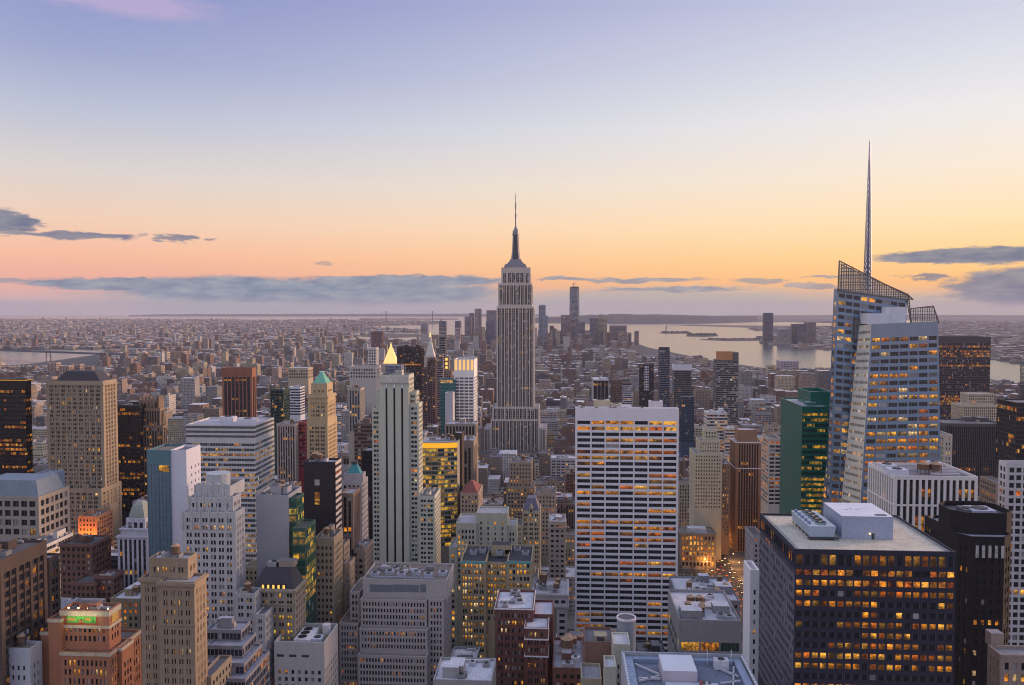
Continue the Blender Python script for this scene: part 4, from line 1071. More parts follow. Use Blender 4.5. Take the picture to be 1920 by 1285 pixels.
simple('blue_roof_pavilion', 'blue-grey penthouse wing between the mansard block and the tan tower', 'office building', (.24, .30, .38), style(tb=1e3), 560, [K(52, 86, 892, vis=925, D=22)])
simple('brown_bay_block', 'dark brown stone block with deep vertical bays and orange lights', 'office building', (.095, .07, .062), style(pu=4.4, pv=4.1, pw=(1.6, .5), sh=1.4, rec=.9, ds=.5, tb=6, ce=1.5, lit=(.06, .14, 'o'), blind=0, inten=.7), 325,
       [K(-95, 0, 1050, xs=88, vis=1285, clutter=4, indiv_edges=(1,))], indiv=150)
simple('brown_bay_annex', 'lower stepped wing of the dark brown bayed block', 'office building', (.09, .068, .062), style(pu=3.4, pv=4.0, pw=(1.5, .5), sh=1.5, rec=.6, tb=3, ce=1, lit=(.05, .22, 'o'), inten=.7), 372, [K(40, 92, 1046, xs=112, vis=1230, D=26, clutter=1)])
simple('red_brick_hotel', 'old dark red brick hotel with stepped wings and stone cornices', 'hotel', (.15, .085, .07), mod(PUNCH, lit=(.02, .08, 'o'), blind=.2), 470,
       [K(112, 172, 1020, xs=208, vis=1110, clutter=2), K(132, 180, 1092, Y=452, D=16, vis=1120), K(176, 212, 1080, Y=455, D=22, vis=1130, clutter=1, xs=232)],
       after=lambda b, r: [trim(b, *q[:4], q[4] - 1.6, .9, .8) for q in r])
def dome(b, r):
    X0, X1, Y0, Y1, Z = r[0]
    m = MB(); cx, cy = (X0 + X1) / 2, (Y0 + Y1) / 2; w, d = (X1 - X0) / 2 - 1, (Y1 - Y0) / 2 - 1
    pr = [(1, 0), (.92, 3), (.78, 6), (.6, 8.6), (.34, 10.2)]
    for (f0, h0), (f1, h1) in zip(pr, pr[1:]):
        m.prism([(cx - w * f0, cy - d * f0), (cx + w * f0, cy - d * f0), (cx + w * f0, cy + d * f0), (cx - w * f0, cy + d * f0)], Z - 1 + h0, Z - 1 + h1, wall_mat((.28, .31, .29), .8, 0, .2, 'weathered_lead'),
                top_pts=[(cx - w * f1, cy - d * f1), (cx + w * f1, cy - d * f1), (cx + w * f1, cy + d * f1), (cx - w * f1, cy + d * f1)])
    b.add('domed_roof', m)
    for q in r[1:]: trim(b, *q[:4], q[4] - 1.3, .9, .7)
simple('domed_beaux_arts_block', 'pale stone building with columns and a domed lead roof', 'office building', (.46, .46, .54), mod(PIER, pu=3.0, pw=(1.3,)), 480,
       [K(236, 272, 972, Y=482, D=13, yb=992, vis=990), K(226, 277, 990, Y=481, D=18, yb=1006, vis=1003), K(220, 277, 1004, vis=1065, D=24)], after=dome)
simple('tan_flank_midrise', 'plain olive midrise behind the terracotta mural tower', 'office building', (.24, .21, .15), mod(PUNCH, lit=(.1, .2, 'o')), 430, [K(206, 262, 1122, vis=1240, D=26, clutter=3)])
simple('pale_grey_block', 'small pale blue-grey block with rooftop plant cage', 'office building', (.42, .45, .53), style(pu=2.6, pv=4.2, pw=(1.5,), sh=2.2, rec=.35, tb=7.5, ce=1.6, lit=(0, .02, 'y')), 330,
       [K(-30, 56, 1214, vis=1285, xs=68, clutter=1), K(6, 34, 1190, Y=336, D=7, vis=1214, yb=1216)], indiv=60)

# terracotta tower with the mural
def french(b, r):
    X0, X1, Y0, Y1, Z = r[0]; Yf = Y0
    def panel(nm, xa, xb_, ya, yb_, mt, off=.12, Y=Yf):
        a0, z1 = at(xa, ya, Y); a1, z0 = at(xb_, yb_, Y); m = MB(); m.box(a0, a1, Y - off, Y + .02, z0, z1, mt, bottom=True); b.add(nm, m)
    FG = wall_mat((.14, .50, .10), .5, 0, .5, 'green_faience'); FY = wall_mat((.55, .38, .10), .5, 0, .4, 'gold_faience'); FR_ = wall_mat((.34, .09, .05), .6, 0, .3, 'red_faience')
    panel('mural_border', 121, 184, 1149, 1172, FR_, .10); panel('mural_panel', 125, 180, 1152, 1169, FG, .2)
    for xa, xb_ in ((127, 142), (160, 170)): panel('mural_cloud', xa, xb_, 1158, 1164, FY, .26)
    for k in range(3):
        m = MB(); x, z = at(152.5, 1168, Yf); rr = 1.4 - k * .35
        pts = [(x + rr * math.cos(math.pi * i / 8), z + rr * math.sin(math.pi * i / 8)) for i in range(9)]
        m.face([(p[0], Yf - .3 - k * .04, p[1]) for p in pts][::-1], (FR_, FY, FR_)[k]); b.add('mural_rising_sun', m)
    yy0 = Y0 + 2; m = MB(); m.box(X1 - .02, X1 + .15, Y0 + 2, Y1 - 2, at(200, 1172, Yf)[1], at(200, 1152, Yf)[1], FY, bottom=True); b.add('flank_mural', m)
    CR = wall_mat((.50, .46, .36), .8, 0, .2, 'cream_terracotta')
    trim(b, *r[0][:4], Z - 2.6, 2.2, .25, CR); trim(b, *r[0][:4], at(150, 1178, Yf)[1], 1.2, .3, CR, 'band_course')
    for q in r[1:]:
        trim(b, *q[:4], q[4] - 1.6, 1.3, .25, CR, 'band_course')
    panel('gold_panel', 118, 176, 1223, 1231, FY, .15, r[2][2])
    for k in range(5):
        m = MB(); x = X0 + 2 + (X1 - X0 - 4) * k / 4; m.box(x - .3, x + .3, Y0 + 3, Y0 + 3.6, Z - 1.2, Z - .2, STEEL); m.box(x - .25, x + .25, Y0 + 2.6, Y0 + 3, Z - .5, Z, emit_mat('roof_floodlight', (1, .75, .35), 5), bottom=True); b.add('floodlight', m)
        if k in (1, 2, 3): flood(x, Y0 - 4.0, Z - 2.5, 300, (1, .78, .45))
simple('mural_terracotta_tower', 'orange terracotta setback tower with a green and gold sunrise mural', 'skyscraper', (.36, .165, .10),
       style(pu=2.0, pv=3.9, pw=(1.0,), sh=1.5, rec=.35, tb=7.5, ce=1.4, lit=(.03, .14, 'm'), blind=.35), 340,
       [K(113, 204, 1143, xs=226, vis=1225, clutter=3, yb=1222), K(90, 114, 1160, Y=338, D=20, vis=1240, st=style(tb=1e3)), K(113, 206, 1222, Y=336, D=26, vis=1285, st=style(pu=2.0, pv=4.0, pw=(1.0,), sh=1.4, rec=.35, tb=3.5, ce=1.2, lit=(.05, .22, 'y'), blind=.4)),
        K(204, 228, 1214, Y=342, xs=250, vis=1285, D=22), K(76, 92, 1184, Y=341, D=20, vis=1285, st=style(tb=1e3))], after=french, indiv=120, vary=.1)
def tansky(b, r):
    for q in r[1:]: trim(b, *q[:4], q[4] - 1.6, 1.2, .7)
    trim(b, *r[1][:4], r[1][4] - 17, .8, .3, name='string_course')
simple('buff_setback_tower', 'buff brick tower with tall pilasters under a heavy stone cornice', 'office tower', (.27, .215, .16),
       style(pu=1.75, pv=3.75, pw=(1.3, .5), sh=1.7, rec=.35, tb=3.5, ce=1.2, lit=(.07, .14, 'y'), blind=.3), 300,
       [K(279, 352, 1046, Y=305, D=14, vis=1085, xs=363, yb=1092, clutter=2), K(297, 364, 1090, xs=387, vis=1285), K(263, 300, 1083, Y=303, D=24, vis=1285)], after=tansky, indiv=280, roofcol=(.45, .46, .54))
def frenchdeco(b, r):
    X0, X1, Y0, Y1, Z = r[0]
    for k in range(4):
        m = MB(); x = X0 + (X1 - X0) * (k + .5) / 4; rr = (X1 - X0) / 8.4
        pts = [(x + rr * math.cos(math.pi * i / 8), Z + rr * .8 * math.sin(math.pi * i / 8)) for i in range(9)]
        for dy, flip in ((0, True), (1.2, False)):
            f = [(p[0], Y0 + dy, p[1] - .02) for p in pts]; m.face(f[::-1] if flip else f, b.wall)
        for i in range(8): m.face([(pts[i][0], Y0, pts[i][1] - .02), (pts[i + 1][0], Y0, pts[i + 1][1] - .02), (pts[i + 1][0], Y0 + 1.2, pts[i + 1][1] - .02), (pts[i][0], Y0 + 1.2, pts[i][1] - .02)], b.wall)
        b.add('scalloped_crest', m)
    m = MB(); cx = (X0 + X1) / 2; m.cyl(cx, Y0 + 8, 6, Z - 1.2, Z + 5.5, wall_mat((.42, .46, .50), .5, .2, .15, 'tank_metal'), 14); b.add('roof_tank', m)
    for q in r:
        n = 6
        for k in range(n + 1):
            m = MB(); x = q[0] + (q[1] - q[0]) * k / n; m.prism([(x - .5, q[2] - .45), (x + .5, q[2] - .45), (x + .5, q[2] + .4), (x - .5, q[2] + .4)], q[4] - 9, q[4] + .8, b.wall, top_pts=[(x - .3, q[2] - .3), (x + .3, q[2] - .3), (x + .3, q[2] + .3), (x - .3, q[2] + .3)]); b.add('pilaster', m)
simple('scalloped_deco_tower', 'pale grey art deco tower with scalloped crest and drum tank', 'office tower', (.45, .46, .48),
       style(pu=2.15, pv=3.75, pw=(1.5, .45), sh=1.6, rec=.45, tb=3.0, ce=1.2, lit=(.04, .13, 'y'), blind=.15), 400,
       [K(365, 430, 912, Y=408, D=20, yb=935, vis=932, st=style(pu=4.2, pv=9.5, pw=(2.2,), sh=1, rec=.6, tb=3, ce=1.5, lit=(0, 0, 'y'))), K(353, 436, 932, Y=404, D=26, yb=962, vis=960, xs=452), K(342, 441, 960, vis=1145, xs=459)], after=frenchdeco, indiv=290)
simple('deco_podium_wing', 'grey stepped wing with small windows below the scalloped tower', 'office building', (.40, .41, .43), mod(PAIR, lit=(.03, .1, 'o')), 392, [K(440, 478, 1112, vis=1200, xs=490, clutter=1), K(478, 497, 1152, Y=388, vis=1260, xs=516)])
simple('terraced_glass_block', 'dark grey gridded block stepping back in glazed terraces', 'office building', (.22, .23, .27),
       style(pu=1.7, pv=3.7, pw=(.22,), sh=.9, rec=.25, tb=1.6, ce=.2, lit=(.1, .06, 'o'), blind=.03, glass=(.02, .022, .035)), 330,
       [K(386, 452, 1180, Y=345, xs=470, yb=1212, vis=1210, clutter=2, D=30), K(386, 455, 1210, Y=338, xs=481, yb=1243, vis=1242, D=34), K(386, 458, 1242, Y=331, xs=492, vis=1272, yb=1272, D=38), K(386, 460, 1271, Y=325, xs=506, vis=1285, D=42)], roofcol=(.34, .35, .42))
simple('tan_side_block', 'narrow tan block at the foot of the buff brick tower', 'office building', (.26, .22, .17), mod(PUNCH, lit=(.05, .1, 'y')), 310, [K(372, 396, 1268, vis=1285, D=20)])
simple('grey_blank_tower', 'blank blue-grey slab with a vertical line of small vents', 'office tower', (.34, .35, .39), style(tb=1e3), 430, [K(480, 541, 928, vis=1060, D=22, clutter=3)], vary=.05)
simple('green_lit_glass_office', 'green glass office with glowing yellow floors adjoining the blank slab', 'office tower', (.05, .11, .09), style(pu=2.6, pv=3.9, pw=(.14,), sh=.9, rec=.15, dp=.02, ds=.04, tb=2, ce=.2, lit=(.3, .3, 'g'), blind=.05, glass=(.03, .09, .07), inten=.6), 431,
       [K(541.3, 556, 934, xs=570, vis=1145), K(548, 572, 990, Y=424, xs=592, vis=1150)], rough=.35)
def mans(b, r):
    X0, X1, Y0, Y1, Z = r[0]
    m = MB(); zt = at(520, 1062, 408)[1]
    m.prism([(X0 + .5, Y0 + .5), (X1 - .5, Y0 + .5), (X1 - .5, Y1 - .5), (X0 + .5, Y1 - .5)], Z - .8, zt, SLATE, top_pts=[(X0 + 5, Y0 + 5), (X1 - 4, Y0 + 5), (X1 - 4, Y1 - 4), (X0 + 5, Y1 - 4)]); b.add('mansard_roof', m)
    for k in range(5):
        x = X0 + 6 + (X1 - X0 - 12) * k / 4; m = MB(); m.box(x - .8, x + .8, Y0 + .9, Y0 + 3, Z - .8, Z + 2.2, SLATE, bottom=True)
        m.face([(x - .55, Y0 + .86, Z - .3), (x + .55, Y0 + .86, Z - .3), (x + .55, Y0 + .86, Z + 1.8), (x - .55, Y0 + .86, Z + 1.8)], emit_mat('dormer_glow', (1, .6, .12), .9)); b.add('dormer', m)
    trim(b, X0, X1, Y0, Y1, Z - 1.5, 1.0, .7); trim(b, X0, X1, Y0, Y1, Z - 8, .8, .5)
    b.unit('bulkhead', (X0 + X1) / 2 + 4, Y0 + 10, zt, 9, 6, 3); b.unit('air_handler', X0 + 9, Y0 + 9, zt, 6, 4, 2.4)
simple('black_mansard_hotel', 'stone hotel with black mansard roof and glowing dormers', 'hotel', (.30, .26, .21), mod(PAIR, lit=(.2, .25, 'g'), tb=2.2, blind=.1), 400, [K(470, 553, 1104, xs=573, vis=1185)], after=mans, indiv=120)
simple('tan_loft_tower', 'tan loft tower with pale window-filled flank', 'office tower', (.33, .27, .20), mod(PUNCH, pu=2.5, pw=(1.1,), lit=(.08, .15, 'y'), tb=5), 450, [K(590, 626, 1008, xs=643, vis=1160, clutter=2)], indiv=100)
simple('tan_loft_annex', 'stepped tan annex behind the loft tower', 'office building', (.33, .27, .21), mod(PUNCH, lit=(.03, .1, 'o')), 478, [K(634, 645, 1022, xs=656, vis=1120), K(645, 656, 1056, Y=470, xs=666, vis=1110)])
simple('brown_ribbed_midrise', 'brown ribbed midrise in front of the teal hip roofed tower', 'office building', (.28, .20, .16), mod(PIER, lit=(.02, .05, 'o')), 500, [K(640, 662, 925, vis=1020, D=18), ])
simple('tan_street_block', 'tan block in the street gap below the teal hip roofed tower', 'office building', (.27, .22, .18), mod(PUNCH, lit=(.03, .1, 'o')), 500, [K(658, 684, 1030, vis=1085, xs=700, clutter=1)])
def whitefan(b, r):
    X0, X1, Y0, Y1, Z = r[0]
    m = MB(); xm = (X0 + X1) / 2; m.box(xm - 4, xm + 4, Y0 + 4, Y1 - 5, Z - 3.1, Z - .4, wall_mat((.62, .63, .66), .6, 0, .1, 'white_metal'), bottom=True); b.add('cooling_unit', m)
    for k in range(3):
        m = MB(); yy = Y0 + 7 + k * (Y1 - Y0 - 15) / 2; m.cyl(xm - .6, yy, 2.3, Z - .4, Z + .1, wall_mat((.5, .5, .52), .6, 0, .1, 'fan_ring'), 14, topmat=wall_mat((.012, .012, .015), .6, 0, .05, 'fan_dark')); b.add('fan', m)
    m = MB(); m.cyl(X1 - 4.5, Y1 - 5, 2.2, Z - 3.1, Z + 1.5, wall_mat((.6, .6, .62), .6, 0, .1, 'white_metal'), 12); b.add('round_tank', m)
    b.unit('air_handler', X1 - 6, Y0 + 9, Z - 3, 5, 6, 2.2, (.5, .52, .62))
    for k in range(3):
        m = MB(); x = X0 + 3 + k * 6.2; m.box(x - 1.8, x + 1.8, Y0 - .05, Y0 - .005, Z - 7.5, Z - 6.3, SLATE); b.add('vent_slot', m)
simple('pale_concrete_block', 'pale concrete block with three big white roof fans', 'office building', (.44, .44, .44), style(pu=3.1, pv=3.6, pw=(1.9,), sh=1.6, rec=.35, tb=14, ce=.9, lit=(0, .1, 'o'), blind=.1), 390, [K(514, 608, 1203, xs=634, vis=1285, ph=3.0)], after=whitefan, indiv=60, vary=.1, roofcol=(.2, .17, .13))
def grl(b, r):
    X0, X1, Y0, Y1, Z = r[0]
    for q in r[1:]: trim(b, *q[:4], q[4] - .9, .8, .12, name='coping')
    for k in range(6):
        b.unit('air_handler', X0 + 5 + k * (X1 - X0 - 9) / 5, Y0 + 8 + (k % 2) * 4, Z - 1.1, 4.6, 4, 2.2, (.36, .38, .46))
    for k in range(14): b.unit(b.rng.choice(('air_handler', 'duct', 'air_handler')), X0 + 4 + b.rng.random() * (X1 - X0 - 10), Y0 + 14 + b.rng.random() * 12, Z - 1.1, 2.5 + b.rng.random() * 3, 1.5 + b.rng.random() * 2, 1 + b.rng.random() * 1.2)
    for k in range(4): b.unit('duct', X0 + 8 + k * 9, Y0 + 4, Z - 1.1, 8, .8, .8, (.3, .32, .4))
    for (xa, xb_) in ((693, 737), (737.6, 786), (788, 799)):
        m = MB(); a0, z1 = at(xa, 1096, Y0); a1, z0 = at(xb_, 1111, Y0); m.box(a0, a1, Y0 - .05, Y0 - .004, z0, z1, wall_mat((.16, .18, .22), .5, 0, .1, 'louvre')); b.add('louvre_panel', m)
simple('limestone_ziggurat', 'wide grey limestone block stepping back with tight rows of windows', 'office building', (.40, .38, .38),
       style(pu=1.62, pv=3.5, pw=(.72,), sh=1.35, rec=.4, tb=1.7, ce=.9, lit=(.02, .13, 'o'), blind=.08, inten=.45), 430,
       [K(680, 838, 1085, Y=444, D=30, yb=1128, vis=1125, st=style(tb=1e3)), K(676, 800, 1123, Y=440, D=34, yb=1180, vis=1178), K(803, 832, 1123, Y=441, D=33, vis=1285),
        K(674, 801, 1178, Y=436, D=38, yb=1230, vis=1228), K(671, 800, 1228, Y=432, D=42, vis=1285), K(656, 674, 1110, Y=448, D=26, vis=1170), K(636, 672, 1168, Y=442, D=34, vis=1285)], after=grl, indiv=300, vary=.07)

# ---- centre
simple('lit_loft_block', 'pale green-grey loft building with blank bulkhead and scattered lit windows', 'office building', (.40, .41, .34), style(pu=2.6, pv=3.9, pw=(1.1,), sh=1.5, rec=.4, tb=5, ce=1, lit=(.2, .3, 'y'), blind=.2), 560,
       [K(893, 951, 962, D=20, vis=1050, st=mod(PUNCH, pu=5, pw=(3.8,), tb=6, lit=(0, .1, 'y'), blind=.3)), K(855, 893, 980, Y=556, D=26, vis=1080), K(842, 856, 1026, Y=552, D=24, vis=1250), K(951, 968, 985, Y=562, D=20, vis=1030)])
simple('amber_lit_loft', 'wide loft building glowing with amber windows under a dark flat roof', 'office building', (.34, .30, .21), style(pu=1.95, pv=3.9, pw=(.9, .35), sh=1.5, rec=.4, tb=1.6, ce=.9, lit=(.75, .45, 'y'), blind=.3, inten=.8), 480,
       [K(863, 911, 1052, vis=1225, clutter=0, D=34), K(911, 951, 1054, Y=484, D=30, vis=1130), K(951, 997, 1052, vis=1130, D=34)], indiv=250, roofcol=(.05, .05, .065),
       after=lambda b, r: ([b.add('teal_fascia', (lambda m: (m.box(q[0], q[1], q[2] - .15, q[2] - .01, q[4] - 1.5, q[4] - .1, wall_mat((.10, .34, .36), .5, 0, .15, 'teal_panel'), bottom=True), m)[1])(MB())) for q in (r[0], r[2])],
                           [b.unit('air_handler', r[0][0] + 6 + k * 5.3, 497 + (k % 3) * 4, r[0][4] - 1, 4, 4, 2.5, (.25, .27, .33)) for k in range(7)], b.unit('bulkhead', r[1][0] + 8, 503, r[1][4] - 1, 12, 8, 7)))
simple('brick_apartment_block', 'dark red brick apartment house with white stone bands', 'apartment building', (.14, .065, .055), style(pu=1.9, pv=3.6, pw=(1.1, .4), sh=1.5, rec=.3, tb=2.5, ce=1, lit=(.05, .15, 'y'), blind=.35), 385,
       [K(928, 1000, 1140, vis=1285, D=26, clutter=3), K(984, 1028, 1176, Y=376, vis=1285, D=16), K(1000, 1037, 1152, Y=390, D=20, vis=1200)], indiv=180, roofcol=(.5, .52, .6),
       after=lambda b, r: [trim(b, *r[1][:4], z, .6, .25, WHITEP, 'stone_band') for z in (r[1][4] - .7, r[1][4] - 6, r[1][4] - 14)] + [trim(b, *r[0][:4], r[0][4] - .7, .6, .3, WHITEP, 'stone_band')])
simple('classical_grey_block', 'grey classical block with broad banded cornice', 'office building', (.40, .38, .40), mod(PUNCH, pu=3.6, tb=4), 470, [K(998, 1065, 1112, vis=1140, yb=1138, D=26, clutter=4), K(1044, 1064, 1138, Y=471, D=24, vis=1230)],
       after=lambda b, r: [trim(b, *r[0][:4], r[0][4] - 1.4, 1.1, .7), trim(b, *r[0][:4], r[0][4] - 8, .8, .6), b.unit('water_tank', r[0][0] + 6, 486, r[0][4] - 1.1, 5.5, 5.5, 9)])
def gothic(b, r):
    X0, X1, Y0, Y1, Z = r[0]
    m = MB(); zt = at(996, 935, 655)[1]
    m.prism([(X0 + .6, Y0 + .6), (X1 - .6, Y0 + .6), (X1 - .6, Y1 - .6), (X0 + .6, Y1 - .6)], Z - 1, zt, wall_mat((.13, .13, .19), .7, 0, .2, 'blue_slate'), top_pts=[(X0 + 4, Y0 + 6), (X1 - 4, Y0 + 6), (X1 - 4, Y1 - 6), (X0 + 4, Y1 - 6)]); b.add('steep_roof', m)
    m = MB(); x = (X0 + X1) / 2; m.box(x - 1.6, x + 1.6, Y0 - .3, Y0 + 2, Z - 2, Z + 2.5, b.wall); m.prism([(x - 1.6, Y0 - .3), (x + 1.6, Y0 - .3), (x + 1.6, Y0 + 2), (x - 1.6, Y0 + 2)], Z + 2.5, Z + 5.5, b.wall, top_pts=[(x - .1, Y0 - .3), (x + .1, Y0 - .3), (x + .1, Y0 + 2), (x - .1, Y0 + 2)]); b.add('gable', m)
    for k in range(2):
        m = MB(); m.box(x - 1.1 + k * 1.2, x - .2 + k * 1.2, Y0 - .36, Y0 - .31, Z - 1, Z + 1.6, SLATE); b.add('lancet_window', m)
simple('gabled_gothic_block', 'cream gothic building with steep slate roof and central gable', 'office building', (.40, .36, .27), mod(PAIR, lit=(.04, .1, 'y')), 650, [K(979, 1013, 958, vis=1030, D=24), K(968, 980, 985, Y=648, D=20, vis=1040)], after=gothic)
simple('narrow_stone_loft', 'narrow stone loft with three tall windows under its cornice', 'office building', (.36, .31, .27), mod(PUNCH, pu=3.4, lit=(0, .05, 'o')), 600, [K(1029, 1061, 978, vis=1060, D=24, clutter=3)], after=lambda b, r: [trim(b, *r[0][:4], r[0][4] - 5, 1.1, .6), trim(b, *r[0][:4], r[0][4] - 12, .7, .3)])
simple('red_pyramid_block', 'grey stone block with a red tiled pyramid roof', 'office building', (.36, .30, .25), mod(PUNCH, lit=(.05, .1, 'y')), 690, [K(863, 897, 925, xs=905, vis=985)],
       after=lambda b, r: pyramid(b, 'red_tiled_roof', r[0][0] + .4, r[0][1] - .4, r[0][2] + .4, r[0][3] - .4, r[0][4] - 1, at(884, 905, 700)[1], wall_mat((.22, .08, .07), .8, 0, .2, 'red_tile'), .15))
simple('brown_roof_house', 'brown rendered rooftop block with small arched loggia', 'office building', (.20, .12, .10), style(tb=1e3), 330, [K(1096, 1150, 1203, vis=1285, D=16)],
       after=lambda b, r: b.add('loggia', (lambda m: (m.box(r[0][0] + 4, r[0][1] - 2.5, r[0][2] + 2, r[0][2] + 7, r[0][4] - 1.2, r[0][4] + 1.6, wall_mat((.30, .27, .20), .8), bottom=True), m.box(r[0][0] + 5, r[0][1] - 3.5, r[0][2] + 1.9, r[0][2] + 1.99, r[0][4] - .8, r[0][4] + 1.1, SLATE), m)[2])(MB())))
simple('cream_lift_tower', 'slim cream tower with boxed roof terrace', 'office building', (.42, .42, .36), style(pu=3, pv=3.6, pw=(1.8,), sh=1.6, rec=.3, tb=8, ce=.8, lit=(0, .05, 'y')), 318, [K(1150, 1182, 1208, vis=1285, D=12, ph=.6), K(1134, 1156, 1250, Y=300, D=10, vis=1285)])
b = Bld('round_vent_tower', 'tall round blue-grey ventilation stack with open rim', 'chimney', (.24, .28, .36), style(tb=1e3), 345, roofcol=(.3, .3, .33))
sx, sz = at(1174.5, 1158, 345); m = MB(); b.w.cyl(sx, 345, 4.0, 0, sz, b.wall, 20, topmat=wall_mat((.12, .11, .13), .7, 0, .2, 'dark_inside'))
m = MB()
for i in range(20):
    a0, a1 = 2 * math.pi * i / 20, 2 * math.pi * (i + 1) / 20
    c = [(sx + r_ * math.cos(a_), 345 + r_ * math.sin(a_)) for r_, a_ in ((4.15, a0), (4.15, a1), (3.6, a1), (3.6, a0))]
    m.face([(*c[0], sz - .5), (*c[1], sz - .5), (*c[1], sz + .35), (*c[0], sz + .35)], WHITEP); m.face([(*q, sz + .35) for q in c], WHITEP); m.face([(*c[2], sz - .3), (*c[3], sz - .3), (*c[3], sz + .35), (*c[2], sz + .35)], WHITEP)
b.add('rim', m); b.foot.append((sx - 4, sx + 4, 341, 349)); b.base = (sx, 345); b.rects.append((1157, 1193, 1150, 1200, 345)); b.finish()
simple('brick_tank_block', 'low red brick block with timber water tank and roof sheds', 'apartment building', (.15, .07, .06), mod(PUNCH, tb=3, lit=(0, .05, 'y')), 360, [K(1036, 1096, 1252, vis=1285, D=34, clutter=5)],
       after=lambda b, r: b.unit('water_tank', at(1063, 1240, 378)[0], 378, r[0][4] - 1.1, 7, 7, 9))
simple('gable_front_house', 'small stone-fronted block with a curved gable', 'office building', (.30, .27, .21), mod(PUNCH, lit=(.3, .2, 'y')), 310, [K(1090, 1128, 1272, vis=1285, D=14)])
simple('snowy_roof_block', 'low block with white membrane roof and mast arm', 'office building', (.3, .3, .32), mod(PUNCH), 330, [K(812, 922, 1274, vis=1285, D=22, clutter=4)], roofcol=(.52, .53, .6))
simple('glass_shed_block', 'small blue-green glazed plant block beside the limestone ziggurat', 'office building', (.16, .20, .23), mod(GLASS), 400, [K(842, 893, 1240, vis=1285, D=18, clutter=2)])

# steel-framed roof in front
b = Bld('steel_frame_roof_block', 'flat roof ringed by blue steel gutter with cross-braced open wells', 'office building', (.34, .36, .42), style(tb=1e3), 232, roofcol=(.16, .19, .26))
zR = at(1280, 1224, 268)[1]; Yb_ = 268
xl, xr = at(1165, 1224, Yb_)[0], at(1392, 1224, Yb_)[0]; Yf_ = 218
b.poly([(xl, Yf_), (xr, Yf_), (xr, Yb_), (xl, Yb_)], 0, zR, st=style(tb=1e3), ph=2.4)
b.rects.append((1163, 1415, 1222, 1285, 240))
GUT = wall_mat((.26, .33, .45), .4, .3, .15, 'steel_gutter'); z = zR - 2.2
for k, (a0, a1, c0, c1) in enumerate(((xl + 1, xl + 3.4, Yf_ + 1, Yb_ - 1.2), (xr - 3.4, xr - 1, Yf_ + 1, Yb_ - 1.2), (xl + 3.5, xr - 3.5, Yb_ - 3.4, Yb_ - 1.2))):
    m = MB(); m.box(a0, a1, c0, c1, z - .3, z + 1.2, GUT); b.add('gutter_walkway', m)
for k in range(26):
    m = MB(); yy = Yf_ + 2 + k * 1.8
    for xx in (xl + .6, xr - .6): m.box(xx - .25, xx + .25, yy, yy + .9, zR - .1, zR + .35, WHITEP)
    b.add('cladding_clip', m)
xm0, xm1 = at(1236, 1240, 260)[0], at(1298, 1240, 260)[0]
m = MB(); m.box(xm0, xm1, 250, 262, z - .3, zR + 1.8, wall_mat((.40, .38, .44), .7, 0, .08, 'grey_panel'), bottom=True, topmat=wall_mat((.62, .64, .74), .8, 0, .08, 'white_membrane')); b.add('plant_housing', m)
m = MB(); m.box(xm0 + .6, xm1 + 6, 226, 249.7, z - .2, z + .7, wall_mat((.46, .50, .64), .8, 0, .1, 'pale_membrane'), bottom=True); b.add('roof_deck', m)
for (p, q) in (((xl + 4, 262), (xm0 - .5, 255)), ((xl + 4, 250), (xm0 - .5, 254)), ((xl + 4, 252), (xm0 - .5, 252)), ((xl + 4, 240), (xm0 - .5, 240)), ((xm1 + 7, 262), (xr - 4, 255)), ((xm1 + 7, 250), (xr - 4, 252)), ((xm1 + 7, 246), (xr - 4, 240)), ((xm1 + 7, 240), (xr - 4, 240)), ((xm1 + 7, 232), (xr - 4, 262))):
    m = MB(); m.bar((*p, z + .6), (*q, z + .6), .5, wall_mat((.48, .48, .54), .5, .2, .1, 'roof_beam')); b.add('roof_beam', m)
for k in range(4):
    m = MB(); x = xm1 + .8 + k * .9; m.box(x - .4, x + .4, 248 + (k % 2), 249 + (k % 2), z + .6, z + 2 - .3 * k, wall_mat(((.3, .08, .1), (.1, .14, .13), (.5, .5, .5), (.08, .08, .09))[k], .6), bottom=True); b.add('roof_pump', m)
for px in (1326, 1371):
    m = MB(); x = at(px, 1225, 264)[0]; m.bar((x, 264, z), (x, 264, zR + 3), .18, WHITEP); b.add('antenna_pole', m)
b.unit('air_handler', at(1352, 1235, 262)[0], 262, z, 4.5, 3, 3, (.5, .52, .6))
b.finish()

# ---- west side
simple('ribbed_copper_tower', 'rust brown ribbed tower with octagonal cap and pale string courses', 'office tower', (.26, .155, .105), style(pu=2.7, pv=3.8, pw=(1.1,), sh=1.1, rec=.7, ds=.5, span=DK, tb=3, ce=2.6, lit=(.01, .03, 'o'), blind=0), 880,
       [K(1384, 1420, 806, Y=886, yb=828, D=18, vis=826, st=style(tb=1e3)), K(1380, 1428, 828, xs=1368, vis=1035)],
       after=lambda b, r: [trim(b, *r[1][:4], r[1][4] - 1.5, 1.0, .5, WHITEP), trim(b, *r[1][:4], r[1][4] - 29, .8, .35, WHITEP, 'string_course')])
simple('grid_apartment_tower', 'tall dark gridded tower with a copper glowing roof screen', 'apartment tower', (.12, .12, .13), style(pu=3.2, pv=3.6, pw=(.5,), sh=1.0, rec=.3, tb=3, ce=.4, span=wall_mat((.3, .3, .32), .6, 0, .1, 'slab_edge'), lit=(0, .05, 'w'), blind=.3), 1400, [K(1343, 1385, 675, vis=800, D=26)],
       after=lambda b, r: b.add('roof_screen', (lambda m: (m.box(r[0][0], r[0][1] - 10, r[0][2] + .3, r[0][2] + 1, r[0][4] - .1, at(1350, 659, 1400)[1], wall_mat((.45, .22, .10), .7)), m.box(r[0][1] - 9, r[0][1], r[0][2] + .3, r[0][3], r[0][4] - .1, at(1350, 661, 1400)[1], b.wall), m)[2])(MB())))
